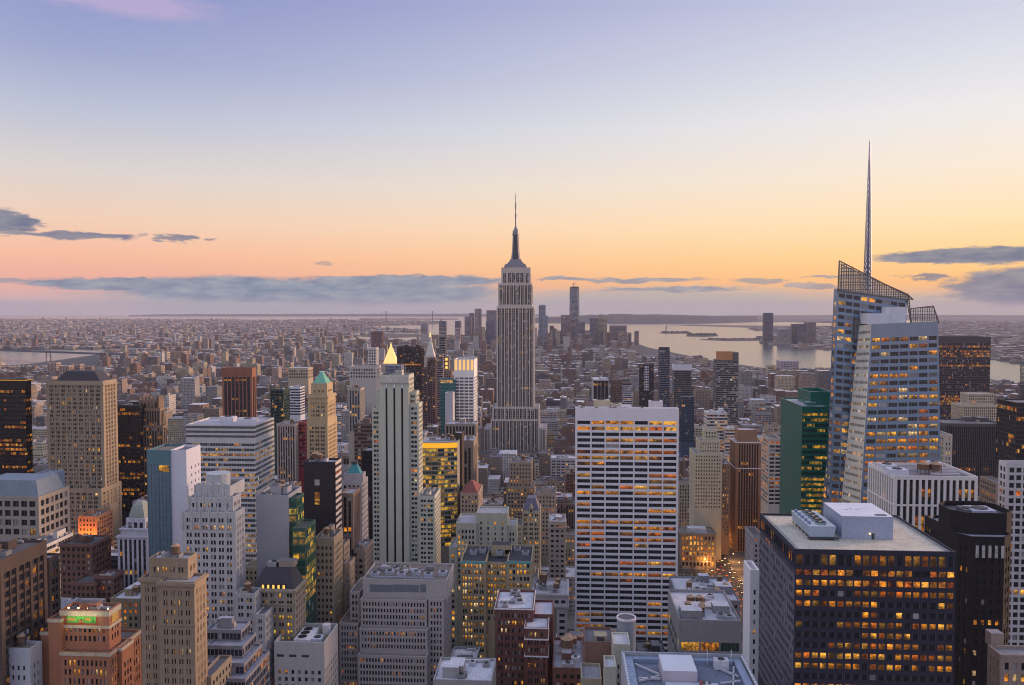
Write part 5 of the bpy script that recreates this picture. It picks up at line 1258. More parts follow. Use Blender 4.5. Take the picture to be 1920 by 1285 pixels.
simple('black_striped_tower', 'black striped tower with red roof beacon', 'apartment tower', (.05, .055, .075), mod(BAND, sh=1.3, span=wall_mat((.16, .18, .24), .5, 0, .1, 'slab_edge'), lit=(0, .01, 'y')), 1750, [K(1237, 1256, 652, vis=755, D=22)])
simple('white_cap_glass_tower', 'hazy glass tower with a white plant cap', 'apartment tower', (.22, .25, .28), mod(GLASS, tb=12), 1500, [K(1264, 1297, 683, vis=760, D=24)], rough=.4, after=lambda b, r: trim(b, *r[0][:4], r[0][4] - 11, 10.5, .2, WHITEP, 'white_cap'))
simple('blue_glass_midrise', 'deep blue glass midrise below the white-capped tower', 'office tower', (.05, .08, .13), mod(GLASS, glass=(.03, .05, .08)), 1250, [K(1278, 1302, 744, vis=815, D=22)], rough=.3)
simple('checker_tower', 'black tower with a white chequered strip', 'apartment tower', (.045, .04, .05), mod(PIER, lit=(0, .05, 'w')), 1650, [K(1200, 1226, 684, vis=755, D=22)],
       after=lambda b, r: b.add('white_grid_strip', (lambda m: ([m.box(r[0][0] + 9 + (k % 3) * 3, r[0][0] + 11 + (k % 3) * 3, r[0][2] - .2, r[0][2] - .02, r[0][4] - 6 - (k // 3) * 5, r[0][4] - 3 - (k // 3) * 5, WHITEP) for k in range(30)], m)[1])(MB())))
simple('white_fin_office', 'dark office block with white fins and white roof edge', 'office tower', (.09, .085, .09), style(pu=6.6, pv=4, pw=(.5,), sh=.8, rec=.6, ds=.5, span=DK, tb=3, ce=.5, pier=WHITEP, lit=(.08, .02, 'y'), blind=0), 1450, [K(1112, 1142, 712, xs=1096, vis=755, clutter=2)], roofcol=(.5, .5, .56), after=lambda b, r: trim(b, *r[0][:4], r[0][4] - 1.5, 1.4, .3, WHITEP))
simple('brown_slab_pair', 'brown slab with white striped neighbour wing', 'apartment tower', (.20, .14, .12), mod(PUNCH, lit=(.03, .08, 'o')), 1500, [K(1146, 1166, 712, vis=755, D=20), K(1167, 1184, 718, D=20, vis=755, st=mod(BAND, span=WHITEP, lit=(0, .04, 'y')))])
simple('cream_ziggurat', 'cream stone ziggurat with pointed central tower', 'office building', (.48, .44, .33), mod(PUNCH, pu=2.6, lit=(.02, .05, 'y')), 850,
       [K(1321, 1345, 806, Y=862, D=14, yb=830, vis=828), K(1311, 1350, 826, Y=858, D=22, yb=852, vis=850), K(1302, 1354, 850, D=34, vis=930)])
simple('white_banded_midrise', 'white midrise with yellow lit bands behind the cream ziggurat', 'office building', (.55, .55, .57), mod(BAND, lit=(.5, .1, 'y'), inten=.5), 980, [K(1326, 1364, 774, vis=830, D=24, clutter=2), K(1360, 1379, 802, Y=972, D=22, vis=860)])
simple('brown_lit_loft', 'brown loft block with pale lit windows beside the rust ribbed tower', 'office building', (.24, .18, .15), mod(PUNCH, pu=2.4, lit=(.2, .3, 'y')), 870, [K(1332, 1369, 870, vis=985, D=28, clutter=2)])
simple('beige_stone_block', 'beige stone block with regular windows behind the white grid slab', 'office building', (.44, .39, .34), mod(PIER, pu=3.0, pw=(1.5,), span=None, lit=(.01, .04, 'y')), 905, [K(1272, 1325, 906, vis=985, D=30, clutter=2)])
simple('amber_arched_block', 'low stone block glowing amber behind tall windows by the avenue', 'office building', (.24, .20, .16), style(pu=3.6, pv=5.2, pw=(1.4,), sh=1.6, rec=.6, tb=3, ce=1.2, lit=(.45, .2, 'o'), blind=0, inten=1.0), 822, [K(1276, 1343, 1000, vis=1075, D=26, clutter=3), ],
       after=lambda b, r: (trim(b, *r[0][:4], r[0][4] - 1.2, .9, .6), b.add('glazed_attic', (lambda m: (m.box(r[0][0] + 8, r[0][1] - 9, r[0][2] + 4, r[0][2] + 14, r[0][4] - 1.2, r[0][4] + 4, wall_mat((.42, .46, .54), .5), bottom=True), m)[1])(MB()))))
simple('amber_grid_midrise', 'white gridded midrise with amber ribbon lights', 'office building', (.42, .40, .38), style(pu=7, pv=3.9, pw=(.8,), sh=1.8, rec=.4, tb=3, ce=.8, lit=(.5, .05, 'o'), inten=.6), 800, [K(1441, 1466, 822, vis=930, D=28)])
simple('roof_garden_block', 'grey block with planted roof terrace above a lit green glass floor', 'office building', (.25, .25, .27), style(pu=9, pv=6.5, pw=(.5,), sh=2.2, rec=.4, tb=11, ce=.6, lit=(.4, .3, 'y'), blind=0, glass=(.04, .08, .07)), 400,
       [K(1274, 1390, 1162, vis=1225, D=44, clutter=9, ph=1.6)], indiv=40,
       after=lambda b, r: [b.unit('water_tank', r[0][0] + 9 + k * 4.6, 424, r[0][4] - 1.6, 5, 5, 6) for k in range(2)])
simple('white_roof_theatre', 'low block with pale slatted roof screens behind the roof terrace', 'office building', (.2, .2, .24), mod(PUNCH), 455, [K(1272, 1388, 1124, vis=1160, D=40, clutter=8)])
simple('narrow_white_tower', 'narrow white slab with a single line of small windows', 'apartment tower', (.58, .60, .68), style(pu=2.1, pv=4.0, pw=(1.3,), sh=2.0, rec=.3, tb=8, ce=.9, lit=(0, .02, 'y')), 330, [K(1407, 1424, 1069, xs=1394, vis=1285, plain=(2, 3))], indiv=60, vary=.05)
simple('grey_party_block', 'grey block in the gap beside the dark navy slab', 'office building', (.34, .33, .36), mod(PUNCH), 600, [K(1412, 1432, 1005, vis=1050, D=26)])
simple('tall_bronze_slab', 'broad dark purple-brown slab with dashed orange floors behind the crystal tower', 'skyscraper', (.075, .06, .075), mod(OFFICE, tb=10, lit=(.25, .04, 'o'), inten=.6), 1350, [K(1755, 1858, 632, vis=800, D=40)], rough=.4)
simple('stepped_white_tower', 'cream stepped tower with clustered crown in front of the dark slab', 'office tower', (.46, .40, .32), mod(PIER, span=None, lit=(.03, .06, 'o')), 1150, [K(1815, 1864, 738, Y=1156, D=22, yb=762, vis=760), K(1806, 1872, 760, D=34, vis=792)])
simple('grey_rib_slab', 'dark grey slab with fine vertical ribs and two orange lit floors', 'office tower', (.10, .095, .105), style(pu=1.7, pv=3.9, pw=(.75,), sh=.9, rec=.5, ds=.4, span=DK, tb=3, ce=.6, lit=(.07, .01, 'o'), blind=0), 800, [K(1771, 1882, 794, vis=945, D=34, clutter=2)])
simple('white_stone_annex', 'slim cream annex tucked against the crystal tower', 'office building', (.5, .47, .42), mod(PUNCH), 640, [K(1770, 1786, 815, vis=870, D=20)])
simple('white_grid_office', 'white gridded office behind the black octagon tower', 'office tower', (.46, .46, .50), style(pu=3.4, pv=4.0, pw=(1.0,), sh=1.4, rec=.5, tb=2.5, ce=.9, lit=(.02, .08, 'o'), blind=.1), 440, [K(1888, 2000, 868, Y=440, vis=1285, D=30, xs=1884)], indiv=200)
simple('dark_mirror_tower', 'dark mirrored slab rising behind the white gridded office', 'office tower', (.04, .045, .05), mod(GLASS, lit=(.03, .03, 'o')), 700, [K(1906, 2010, 755, vis=860, D=30)], rough=.3)
simple('stone_corner_block', 'grey-brown stone block with ribbed parapet and small roof cabin', 'office building', (.26, .22, .20), style(pu=2.4, pv=3.8, pw=(1.2,), sh=1.4, rec=.5, tb=2.5, ce=.8, lit=(.05, .1, 'y')), 268, [K(1876, 2010, 1228, vis=1285, D=18, xs=1868, clutter=0)],
       after=lambda b, r: b.unit('bulkhead', r[0][0] + 3.6, 279, r[0][4] - 1.1, 4, 4, 4.5))
simple('brown_side_block', 'brown midrise glimpsed between the ribbed slab and the white grid office', 'office building', (.30, .25, .22), mod(PUNCH, lit=(.1, .1, 'o')), 620, [K(1868, 1890, 905, vis=960, D=24)])
m = MB(); x, z = at(1917, 683, 900); 
for k in range(14):
    z_ = z - 58 + k * 4.2
    for (p, q) in (((-1.2, -1.2), (1.2, -1.2)), ((1.2, -1.2), (1.2, 1.2)), ((1.2, 1.2), (-1.2, 1.2)), ((-1.2, 1.2), (-1.2, -1.2))):
        m.bar((x + p[0], 900 + p[1], z_), (x + q[0], 900 + q[1], z_ + 4.2), .25, SLATE); m.bar((x + p[0], 900 + p[1], z_), (x + p[0], 900 + p[1], z_ + 4.2), .35, SLATE)
hb = m
m2 = MB(); m2.box(x - 14, x + 22, 886, 915, 0, z - 57, wall_mat((.2, .2, .22), .8, 0, .2, 'bare_concrete'))
c_ = empty('construction_hoist', (x, 900, 0)); tag(c_, 'dark lattice construction hoist on a bare concrete frame', 'hoist'); hb.build('mast', c_); m2.build('concrete_frame', c_)
# ================================================================ ground, water, far land
def ground_mat():
    m, n, l, p = new_mat('asphalt')
    g = n.new('ShaderNodeNewGeometry'); t = n.new('ShaderNodeTexNoise'); t.inputs['Scale'].default_value = .05; t.inputs['Detail'].default_value = 6
    l.new(g.outputs['Position'], t.inputs['Vector'])
    r = n.new('ShaderNodeMapRange'); l.new(t.outputs[0], r.inputs[0]); r.inputs[3].default_value = .03; r.inputs[4].default_value = .08
    c = n.new('ShaderNodeCombineColor'); [l.new(r.outputs[0], c.inputs[i]) for i in range(3)]
    l.new(c.outputs[0], p.inputs['Base Color']); p.inputs['Roughness'].default_value = .75
    return m
def land_mat():
    m, n, l, p = new_mat('far_land')
    g = n.new('ShaderNodeNewGeometry'); t = n.new('ShaderNodeTexNoise'); t.inputs['Scale'].default_value = .004; t.inputs['Detail'].default_value = 9; t.inputs['Roughness'].default_value = .7
    l.new(g.outputs['Position'], t.inputs['Vector'])
    r = n.new('ShaderNodeValToRGB'); l.new(t.outputs[0], r.inputs[0])
    r.color_ramp.elements[0].position = .35; r.color_ramp.elements[0].color = (.035, .035, .04, 1)
    r.color_ramp.elements[1].position = .68; r.color_ramp.elements[1].color = (.13, .115, .11, 1)
    l.new(r.outputs[0], p.inputs['Base Color']); p.inputs['Roughness'].default_value = .9
    return m
def water_mat():
    m, n, l, p = new_mat('river_water')
    p.inputs['Base Color'].default_value = (.05, .07, .09, 1); p.inputs['Roughness'].default_value = .16; p.inputs['IOR'].default_value = 1.33
    p.inputs['Specular IOR Level'].default_value = 1.0
    g = n.new('ShaderNodeNewGeometry'); mp = n.new('ShaderNodeMapping'); mp.inputs['Scale'].default_value = (.02, .05, 1); l.new(g.outputs['Position'], mp.inputs[0])
    t = n.new('ShaderNodeTexNoise'); t.inputs['Scale'].default_value = 1; t.inputs['Detail'].default_value = 8; t.inputs['Roughness'].default_value = .75; l.new(mp.outputs[0], t.inputs['Vector'])
    bmp = n.new('ShaderNodeBump'); bmp.inputs['Strength'].default_value = .5; bmp.inputs['Distance'].default_value = 2.2; l.new(t.outputs[0], bmp.inputs['Height']); l.new(bmp.outputs[0], p.inputs['Normal'])
    return m
ASPH, LAND, WATER = ground_mat(), land_mat(), water_mat()
m = MB(); m.face([(-40000, -2000, -1.0), (40000, -2000, -1.0), (40000, 31000, -1.0), (-40000, 31000, -1.0)], WATER)
o = m.build('water'); tag(o, 'calm pale river and bay water running to the horizon', None, None, 'structure')
def land(name, pix, label, mat, z=1.0, extra=()):
    pts = [ground(x, y, z) for x, y in pix] + list(extra)
    a = sum(pts[i][0] * pts[(i + 1) % len(pts)][1] - pts[(i + 1) % len(pts)][0] * pts[i][1] for i in range(len(pts)))
    if a < 0: pts = pts[::-1]
    m = MB(); m.prism(pts, -3.0, z, mat)
    o = m.build(name); tag(o, label, None, None, 'structure'); return pts
MAN = land('ground', [(-300, 704), (0, 687), (60, 682), (120, 674), (182, 665), (400, 652), (660, 642), (800, 641), (1000, 640), (1186, 641), (1216, 652), (1290, 667), (1340, 677), (1430, 690), (1560, 696), (1780, 704), (1860, 711), (1925, 722), (2300, 765)],
           'city ground and streets between the buildings', ASPH, 0.0, [(2600, -400), (-3600, -400)])
BKL = land('eastern_shore', [(-300, 668), (0, 655), (182, 654), (400, 645), (640, 636), (668, 630), (725, 623), (790, 624), (792, 619), (700, 616), (690, 611), (800, 609), (840, 605), (800, 602), (600, 599.5), (480, 601), (300, 598.5), (0, 599), (-300, 600)], 'low built-up shore east of the river', LAND)
GOV = land('harbour_island', [(655, 629), (720, 634), (800, 631), (800, 627), (700, 624.5)], 'flat harbour pier island', LAND)
NJ = land('western_shore', [(1320, 594.5), (1300, 601), (1330, 604), (1470, 604), (1560, 606), (1570, 612), (1440, 615), (1400, 617), (1430, 621), (1440, 628), (1424, 633), (1436, 637), (1425, 643), (1445, 646), (1470, 649), (1500, 654), (1580, 657), (1680, 664), (1780, 670), (1862, 674), (1925, 684), (2400, 730), (2400, 595)], 'flat built-up shore west of the river', LAND)
land('bay_spit', [(1250, 609.6), (1330, 612), (1440, 615.5), (1560, 617.5), (1560, 611), (1380, 610.5), (1300, 608.8)], 'low industrial spit in the bay', LAND)
for pix, lb in (([(1234, 624.6), (1262, 622), (1290, 622.6), (1299, 624.4), (1270, 625.6)], 'small harbour island under the statue'),
                ([(1284, 630.2), (1300, 626.6), (1330, 627), (1347, 629.2), (1325, 631.4)], 'wooded harbour island with low buildings'),
                ([(1312, 636.6), (1372, 634.6), (1430, 634.4), (1432, 637.8), (1370, 639)], 'flat park pier reaching into the bay')):
    land('island', pix, lb, LAND, 2.0)
# wooded ridges on the horizon
def ridge(name, label, pts, depth, colr, seed):
    rng = random.Random(seed); m = MB(); mt = wall_mat(colr, .95, 0, .35, 'wooded_hill'); rows = []
    n = len(pts)
    prof = [(0, 0.0), (.3, .7), (.55, 1.0), (.8, .7), (1, 0.0)]
    for (x, ybase, ytop) in pts:
        X, Y = ground(x, ybase); H = max(4, CAMH + ray(x, ytop).z * ((Y + depth * .5) / ray(x, ytop).y)); f = (Y + depth) / Y
        rows.append([(X * (1 + (f - 1) * t), Y + depth * t, max(-2, H * h * rng.uniform(.94, 1.06)) if h else -2) for t, h in prof])
    for a_, c_ in zip(rows, rows[1:]):
        for k in range(len(prof) - 1): m.face([a_[k], c_[k], c_[k + 1], a_[k + 1]], mt)
    o = m.build(name); tag(o, label, None, None, 'structure')
def lerp_pts(ctrl, n):
    o = []
    for k in range(n + 1):
        x = ctrl[0][0] + (ctrl[-1][0] - ctrl[0][0]) * k / n
        for p, q in zip(ctrl, ctrl[1:]):
            if p[0] <= x <= q[0] + 1e-6:
                t = (x - p[0]) / (q[0] - p[0]); o.append((x, p[1] + (q[1] - p[1]) * t, p[2] + (q[2] - p[2]) * t)); break
    return o
ridge('hills', 'dark wooded island hills across the bay', lerp_pts([(990, 606, 597), (1080, 607, 592), (1160, 608, 589), (1240, 608, 590), (1330, 607, 592), (1420, 604, 593)], 60), 3600, (.045, .05, .055), 3)
ridge('far_hills', 'long low blue ridge along the sea horizon', lerp_pts([(240, 593.6, 591.5), (300, 593.6, 589.6), (560, 593.6, 589), (900, 593.8, 588.5), (1010, 593.8, 590)], 40), 2500, (.05, .055, .06), 5)
ridge('far_plain', 'low flat land on the western horizon', lerp_pts([(1360, 594.4, 592), (1600, 594.4, 591), (1930, 594.6, 591.4), (2300, 594.6, 592)], 30), 2500, (.05, .05, .055), 6)
# wooded tops on the small islands
def clump(name, x0, x1, y, h, label, seed, n=60):
    rng = random.Random(seed); m = MB(); mt = wall_mat((.05, .055, .05), .95, 0, .3, 'tree_mass')
    for k in range(n):
        X, Y = ground(rng.uniform(x0, x1), y + rng.uniform(-1.1, .9)); r = rng.uniform(8, 20); z = rng.uniform(.5, 1) * h
        m.cyl(X, Y, r, 0, z * .6, mt, 6, r1=r * .95); m.cyl(X, Y, r * .95, z * .6, z, mt, 6, r1=r * .3)
    tag(m.build(name), label, None, None, 'stuff')
clump('tree_cover', 1242, 1292, 624, 15, 'dark trees covering the statue island', 1)
clump('tree_cover', 1290, 1343, 629, 22, 'dark trees covering the wooded harbour island', 2, 90)
clump('tree_cover', 1330, 1428, 636.6, 10, 'trees along the park pier', 4, 80)
# statue on its island
X, Y = ground(1249, 623.5); m = MB(); green = wall_mat((.12, .2, .18), .8, 0, .1, 'verdigris')
st_ = empty('statue', (X, Y, 0)); tag(st_, 'tiny statue on a pedestal on the harbour island', 'statue')
m.cyl(X, Y, 22, 0, 12, wall_mat((.3, .28, .25), .9), 8); m.cyl(X, Y, 11, 12, 45, wall_mat((.3, .28, .25), .9), 4, r1=8); m.build('pedestal', st_)
m = MB(); m.cyl(X, Y, 6.5, 45, 75, green, 8, r1=3.6); m.cyl(X, Y, 2.4, 75, 82, green, 8, r1=1.8); m.bar((X + 3, Y, 70), (X + 6, Y, 90), 1.8, green); m.cyl(X + 6, Y, 1.6, 90, 94, green, 6); m.build('figure', st_)
# bridges
def bridge(name, label, towers, deckz, Yfn, tw, topz, ends):
    e = empty(name, (towers[0][0], towers[0][1], 0)); tag(e, label, 'bridge'); bm_ = wall_mat((.09, .11, .16), .7, .2, .1, 'bridge_steel')
    for (x, y) in towers:
        m = MB()
        d = Vector((towers[1][0] - towers[0][0], towers[1][1] - towers[0][1])).normalized(); nx, ny = -d.y, d.x
        for s in (-1, 1): m.bar((x + nx * tw * s, y + ny * tw * s, 0), (x + nx * tw * .8 * s, y + ny * tw * .8 * s, topz), tw * .35, bm_)
        for z in (deckz * .6, (deckz + topz) / 2, topz - tw * .3): m.bar((x - nx * tw, y - ny * tw, z), (x + nx * tw, y + ny * tw, z), tw * .3, bm_)
        m.build('tower', e)
    m = MB(); m.bar((*ends[0], deckz), (*ends[1], deckz), tw * .5, bm_); m.bar((*ends[0], deckz + 1 + tw * .3), (*ends[1], deckz + 1 + tw * .3), tw * .35, bm_); m.build('deck', e)
    m = MB(); P_ = [ends[0], towers[0], towers[1], ends[1]]; Zs = [deckz, topz, topz, deckz]
    for k in range(3):
        for i in range(10):
            t0, t1 = i / 10, (i + 1) / 10
            def c(t):
                z = Zs[k] * (1 - t) + Zs[k + 1] * t
                if k == 1: z -= 4 * t * (1 - t) * (topz - deckz) * .92
                else: z -= 4 * t * (1 - t) * (topz - deckz) * .18
                return (P_[k][0] * (1 - t) + P_[k + 1][0] * t, P_[k][1] * (1 - t) + P_[k + 1][1] * t, z)
            m.bar(c(t0), c(t1), tw * .12, bm_)
    m.build('cable', e)
t0, t1 = ground(91, 674), ground(-150, 664)
dv = ((t1[0] - t0[0]), (t1[1] - t0[1]))
bridge('river_suspension_bridge', 'blue steel suspension bridge over the eastern river', [t0, t1], 36, None, 12, 98, [(t0[0] - dv[0] * 1.0 * -.6, t0[1] - dv[1] * -.6) if False else (t0[0] - dv[0] * .6, t0[1] - dv[1] * .6), (t1[0] + dv[0] * .6, t1[1] + dv[1] * .6)])
Yv = 14200
v0, v1 = (at(724, 600, Yv)[0], Yv), (at(811, 600, Yv)[0], Yv)
bridge('harbour_suspension_bridge', 'far suspension bridge silhouette with two towers at the harbour mouth', [v0, v1], 75, None, 22, 214, [(v0[0] - 450, Yv), (v1[0] + 450, Yv)])

# ================================================================ downtown towers, one by one
def far(name, label, xl, xr, yt, Y, col, cat='skyscraper', st=None, cap=None, group=None):
    b = Bld(name, label, cat, col, st or style(pu=6, pv=8, pw=(2.4,), sh=3.4, rec=.8, ds=.3, tb=6, ce=2, lit=(.02, .03, 'y'), blind=.15), Y, group=group, rough=.5)
    r = b.block(xl, xr, yt, D=max(25, (xr - xl) / F * Y * .8), vis=700)
    if cap: cap(b, r)
    b.rects = []
    b.finish(small=True)
GLB = (.20, .24, .32)
fst = style(pu=7, pv=8, pw=(1.0,), sh=2.2, rec=.5, tb=5, ce=1, lit=(0, .02, 'y'), blind=.25, glass=(.05, .06, .09))
def crane(b, r):
    X0, X1, Y0, Y1, Z = r; cx, cy = (X0 + X1) / 2, (Y0 + Y1) / 2
    m = MB(); m.box(X0 + 6, X1 - 6, Y0 + 6, Y1 - 6, Z - 2, Z + 12, wall_mat((.07, .07, .08), .8), bottom=True); b.add('open_frame_floor', m)
    m = MB(); m.bar((cx - 6, cy, Z), (cx - 6, cy, Z + 40), 3, SLATE); m.bar((cx + 9, cy, Z), (cx + 9, cy, Z + 30), 2.4, SLATE); m.bar((cx - 20, cy, Z + 24), (cx + 16, cy, Z + 46), 2, SLATE); b.add('tower_crane', m)
b = Bld('tapered_glass_tower', 'tallest downtown tower, tapering glass with cranes on its unfinished top', 'skyscraper', GLB, fst, 5600, rough=.3)
X0, Z = at(1067.5, 541, 5600); X1 = at(1087, 541, 5600)[0]; cx = (X0 + X1) / 2; h = (X1 - X0) / 2; c8 = h * .42
base = [(cx - h, 5600), (cx + h, 5600), (cx + h, 5600 + 2 * h), (cx - h, 5600 + 2 * h)]
zb = 60.0; b.poly(base, 0, zb, roof=False)
def oct_(r, ch, yy=5600 + h): return [(cx - r + ch, yy - r), (cx + r - ch, yy - r), (cx + r, yy - r + ch), (cx + r, yy + r - ch), (cx + r - ch, yy + r), (cx - r + ch, yy + r), (cx - r, yy + r - ch), (cx - r, yy - r + ch)]
lo, hi = oct_(h, .3), oct_(h * .92, c8)
for i in range(8):
    j = (i + 1) % 8
    b.facade((*lo[i], zb), (*lo[j], zb), (*hi[j], Z), (*hi[i], Z), fst, indiv=False)
b.roof(hi, Z); crane(b, (X0, X1, 5600, 5600 + 2 * h, Z)); b.foot.append((X0, X1, 5600, 5700)); b.finish(small=True)
for args in (
    ('glass_step_tower', 'two-step pale glass tower with dark cap beside the tallest downtown tower', 1010, 1023, 572, 5500, GLB),
    ('glass_shaft', 'lower shoulder of the two-step pale glass tower', 1019, 1027.5, 592, 5480, (.24, .28, .36)),
    ('brick_slab', 'broad mauve slab east of the tapering tower base', 1052, 1070, 591, 5550, (.20, .17, .20)),
    ('grey_shoulder_tower', 'grey tower against the foot of the tapering tower', 1079, 1097, 604, 5500, (.20, .18, .21)),
    ('dark_curved_tower', 'dark rounded tower beside the gold flanked one', 1106, 1122, 597, 5400, (.15, .14, .17)),
    ('gold_flank_tower', 'flat-topped tower with pale gold flank', 1120, 1138.5, 592, 5450, (.42, .36, .27)),
    ('domed_financial_tower', 'wide mauve tower with shallow domed top', 1144, 1175, 611, 5300, (.20, .17, .19)),
    ('pink_granite_block', 'pinkish granite block in front of the wide mauve tower', 1160, 1176, 622, 5200, (.28, .22, .22)),
    ('river_slab', 'slim slab nearest the western river', 1190, 1198, 621, 5300, (.22, .19, .21)),
    ('river_twin_slab', 'short dark slab by the western river', 1177, 1184, 624, 5300, (.14, .14, .18)),
    ('stone_shaft', 'tall pale slab with vertical ribs in the downtown cluster', 890, 896.5, 579, 5700, (.34, .31, .33)),
    ('stone_shaft', 'darker ribbed slab paired with the tall pale one', 897, 902.5, 579, 5710, (.24, .22, .25)),
    ('stepped_spire_tower', 'stepped tower with pointed top in the downtown cluster', 880, 889, 587, 5900, (.22, .2, .24)),
    ('broad_stone_tower', 'broad hazy tower behind the pale ribbed slab', 871, 884, 594, 5800, (.22, .2, .24)),
    ('modern_slab_tower', 'broad slab half hidden by the mast tower', 912, 931, 582, 5900, (.23, .21, .26)),
    ('blue_slab_tower', 'dark blue slab in front of the broad half-hidden one', 911, 927, 603, 5400, (.10, .11, .19)),
    ('grey_slab_tower', 'dark grey slab on the downtown waterfront', 823, 836, 602, 6200, (.12, .12, .17)),
    ('grey_notched_tower', 'notched dark tower on the downtown waterfront', 853, 864, 602, 6200, (.13, .13, .17)),
    ('pale_ornate_tower', 'pale ornate tower in front of the downtown cluster', 854, 863, 615, 4800, (.40, .35, .36)),
    ('pale_slab_tower', 'pale grey slab with fine verticals south of the campanile', 789, 802, 607, 5600, (.30, .27, .30)),
    ('windowless_brick_tower', 'dark red windowless block rising over the eastern river', 696, 717, 622, 4000, (.15, .085, .085)),
    ('white_wedge_tower', 'white rounded tower east of the gilded pyramid', 690, 706, 652, 2300, (.55, .53, .52)),
    ('wide_white_slab', 'wide gridded white slab below the rounded white tower', 655, 706, 687, 1900, (.45, .43, .42)),
    ('shore_skyscraper', 'lone dark glass skyscraper on the western river shore', 1433.5, 1450, 587, 6300, (.075, .085, .13)),
    ('shore_glass_tower', 'dark glass tower with flat top on the western shore', 1485, 1496, 608, 6000, (.07, .10, .13)),
    ('shore_glass_tower', 'wider dark glass tower beside the flat-topped one', 1497, 1512, 607.5, 5900, (.08, .10, .14)),
    ('shore_domed_tower', 'brown tower with rounded shoulders on the western shore', 1512, 1530, 605, 6100, (.15, .13, .15)),
    ('shore_block', 'pale hazy block on the western shore', 1462, 1484, 618, 5900, (.22, .22, .26)),
    ('river_loft_block', 'white and rose striped blocks on the near river bank', 1463, 1498, 677, 3500, (.42, .36, .40)),
    ('beige_slab', 'beige slab standing alone near the western bank', 1439, 1456, 686, 2900, (.42, .36, .26)),
    ('brick_slab', 'beige apartment slab with four fins on the eastern flats', 258, 272, 661, 3600, (.44, .38, .28)),
    ('brick_slab', 'cluster of beige apartment slabs on the eastern flats', 279, 313, 660, 3700, (.44, .38, .29)),
    ('brick_slab', 'rose brick apartment slab east of the beige cluster', 319, 344, 659, 3650, (.36, .24, .2)),
    ('brick_slab', 'tan apartment slab near the eastern bridge foot', 88, 106, 680, 3000, (.36, .28, .22)),
    ('brick_slab', 'tan twin apartment slabs beside the bridge foot', 110, 130, 686, 2900, (.38, .29, .23)),
    ('brick_slab', 'third tan apartment slab near the bridge foot', 132, 150, 683, 2950, (.33, .26, .23)),
    ('brick_slab', 'beige apartment slab east of the rust ribbed tower', 540, 578, 690, 2100, (.42, .35, .25))):
    far(*args)

# ================================================================ filler city
rng = random.Random(11)
PROT = [r for b in Bld.all for r in b.rects]
PROT += [(0, 190, 650, 690, 9e9), (1180, 1560, 604, 692, 9e9), (1860, 1925, 672, 716, 9e9), (700, 800, 606, 640, 9e9), (0, 1925, 400, 640, 9e9),
         (1340, 1400, 990, 1112, 940), (1276, 1400, 1068, 1112, 800)]
FOOT = [f for b in Bld.all for f in b.foot]
AVES = [-1560, -1280, -1000, -740, -590, -450, -310, -163, 158, 440, 720, 1000, 1280, 1560, 1840]
def occluders(Y): return [r for r in PROT if r[4] < Y]
def lots():
    out = []
    ys = [10 + 80 * k for k in range(4, 38)]
    for Ys in ys:
        for a0, a1 in zip(AVES, AVES[1:]):
            x = a0 + 15
            xe = a1 - 15
            while x < xe - 10:
                big = Ys < 900
                w = min(rng.uniform(16, 40) if Ys < 1500 else rng.uniform(14, 46), xe - x)
                for (y0, y1) in ((Ys + 10, Ys + 40), (Ys + 40.5, Ys + 70)):
                    out.append((x, x + w - rng.choice((.4, .4, 1.5)), y0, y1 - rng.uniform(0, 4)))
                x += w
    return out
TYPES = [('loft_building', (.30, .25, .20), 'tan masonry midrise with ', PUNCH),
         ('brick_building', (.20, .11, .085), 'dark red brick midrise with ', PAIR),
         ('grey_building', (.33, .33, .35), 'grey stone midrise with ', PAIR),
         ('brown_building', (.17, .13, .115), 'brown midrise with ', PIER),
         ('white_brick_building', (.55, .54, .53), 'off-white brick midrise with ', BAND),
         ('dark_glass_building', (.06, .065, .08), 'dark glazed midrise with ', OFFICE),
         ('cream_building', (.42, .38, .29), 'cream stone midrise with ', PUNCH)]
cand = []
for (x0, x1, y0, y1) in lots():
    if y0 < 380: continue
    pl, pr = proj(x0, y0, 30)[0], proj(x1, y0, 30)[0]
    if pr < -60 or pl > 1980: continue
    if any(x0 < f[1] + 1 and x1 > f[0] - 1 and y0 < f[3] + 1 and y1 > f[2] - 1 for f in FOOT): continue
    if y0 > 740 and y0 < 940 and 140 < x1 and x0 < 178: continue
    if 30 < x1 and x0 < 140 and 650 < y0 < 815: continue            # the park
    if 55 < x0 < 140 and 400 < y0 < 650: continue
    h = (rng.choice((28, 38, 52, 64, 80, 96)) if y0 < 900 else rng.choice((18, 24, 32, 40, 52, 70)) if y0 < 1500 else rng.choice((12, 16, 20, 26, 34, 50))) * rng.uniform(.8, 1.2)
    if y0 > 1500 and rng.random() < .035: h = rng.uniform(60, 95)
    # a building may not rise in front of what the photograph shows behind it
    lim = 1e9
    for (l_, r_, yt, yv, YY) in PROT:
        if YY > y0 + 5 and pr > l_ - 2 and pl < r_ + 2:
            zmax = CAMH + ray((pl + pr) / 2, min(yv, 1284) + 1).z * (y0 / ray((pl + pr) / 2, min(yv, 1284) + 1).y)
            if YY > 8e9: zmax = CAMH + ray(960, yv + 1).z * (y0 / ray(960, yv + 1).y)
            lim = min(lim, zmax)
    h = min(h, lim)
    if h < 7: continue
    py = proj((x0 + x1) / 2, y0, h)[1]; pyb = proj((x0 + x1) / 2, y1, h)[1]
    if pyb > 1285: continue
    vis = True
    for (l_, r_, yt, yv, YY) in PROT:
        if YY < y0 and pl >= l_ and pr <= r_ and pyb >= yt: vis = False; break
    if not vis: continue
    cand.append(((pr - pl) * min(60, F * h / y0) * (1 if y0 < 2400 else .2), x0, x1, y0, y1, h))
cand.sort(reverse=True)
HEROES = [q for q in Bld.all if q.base and q.base[1] < 2200]
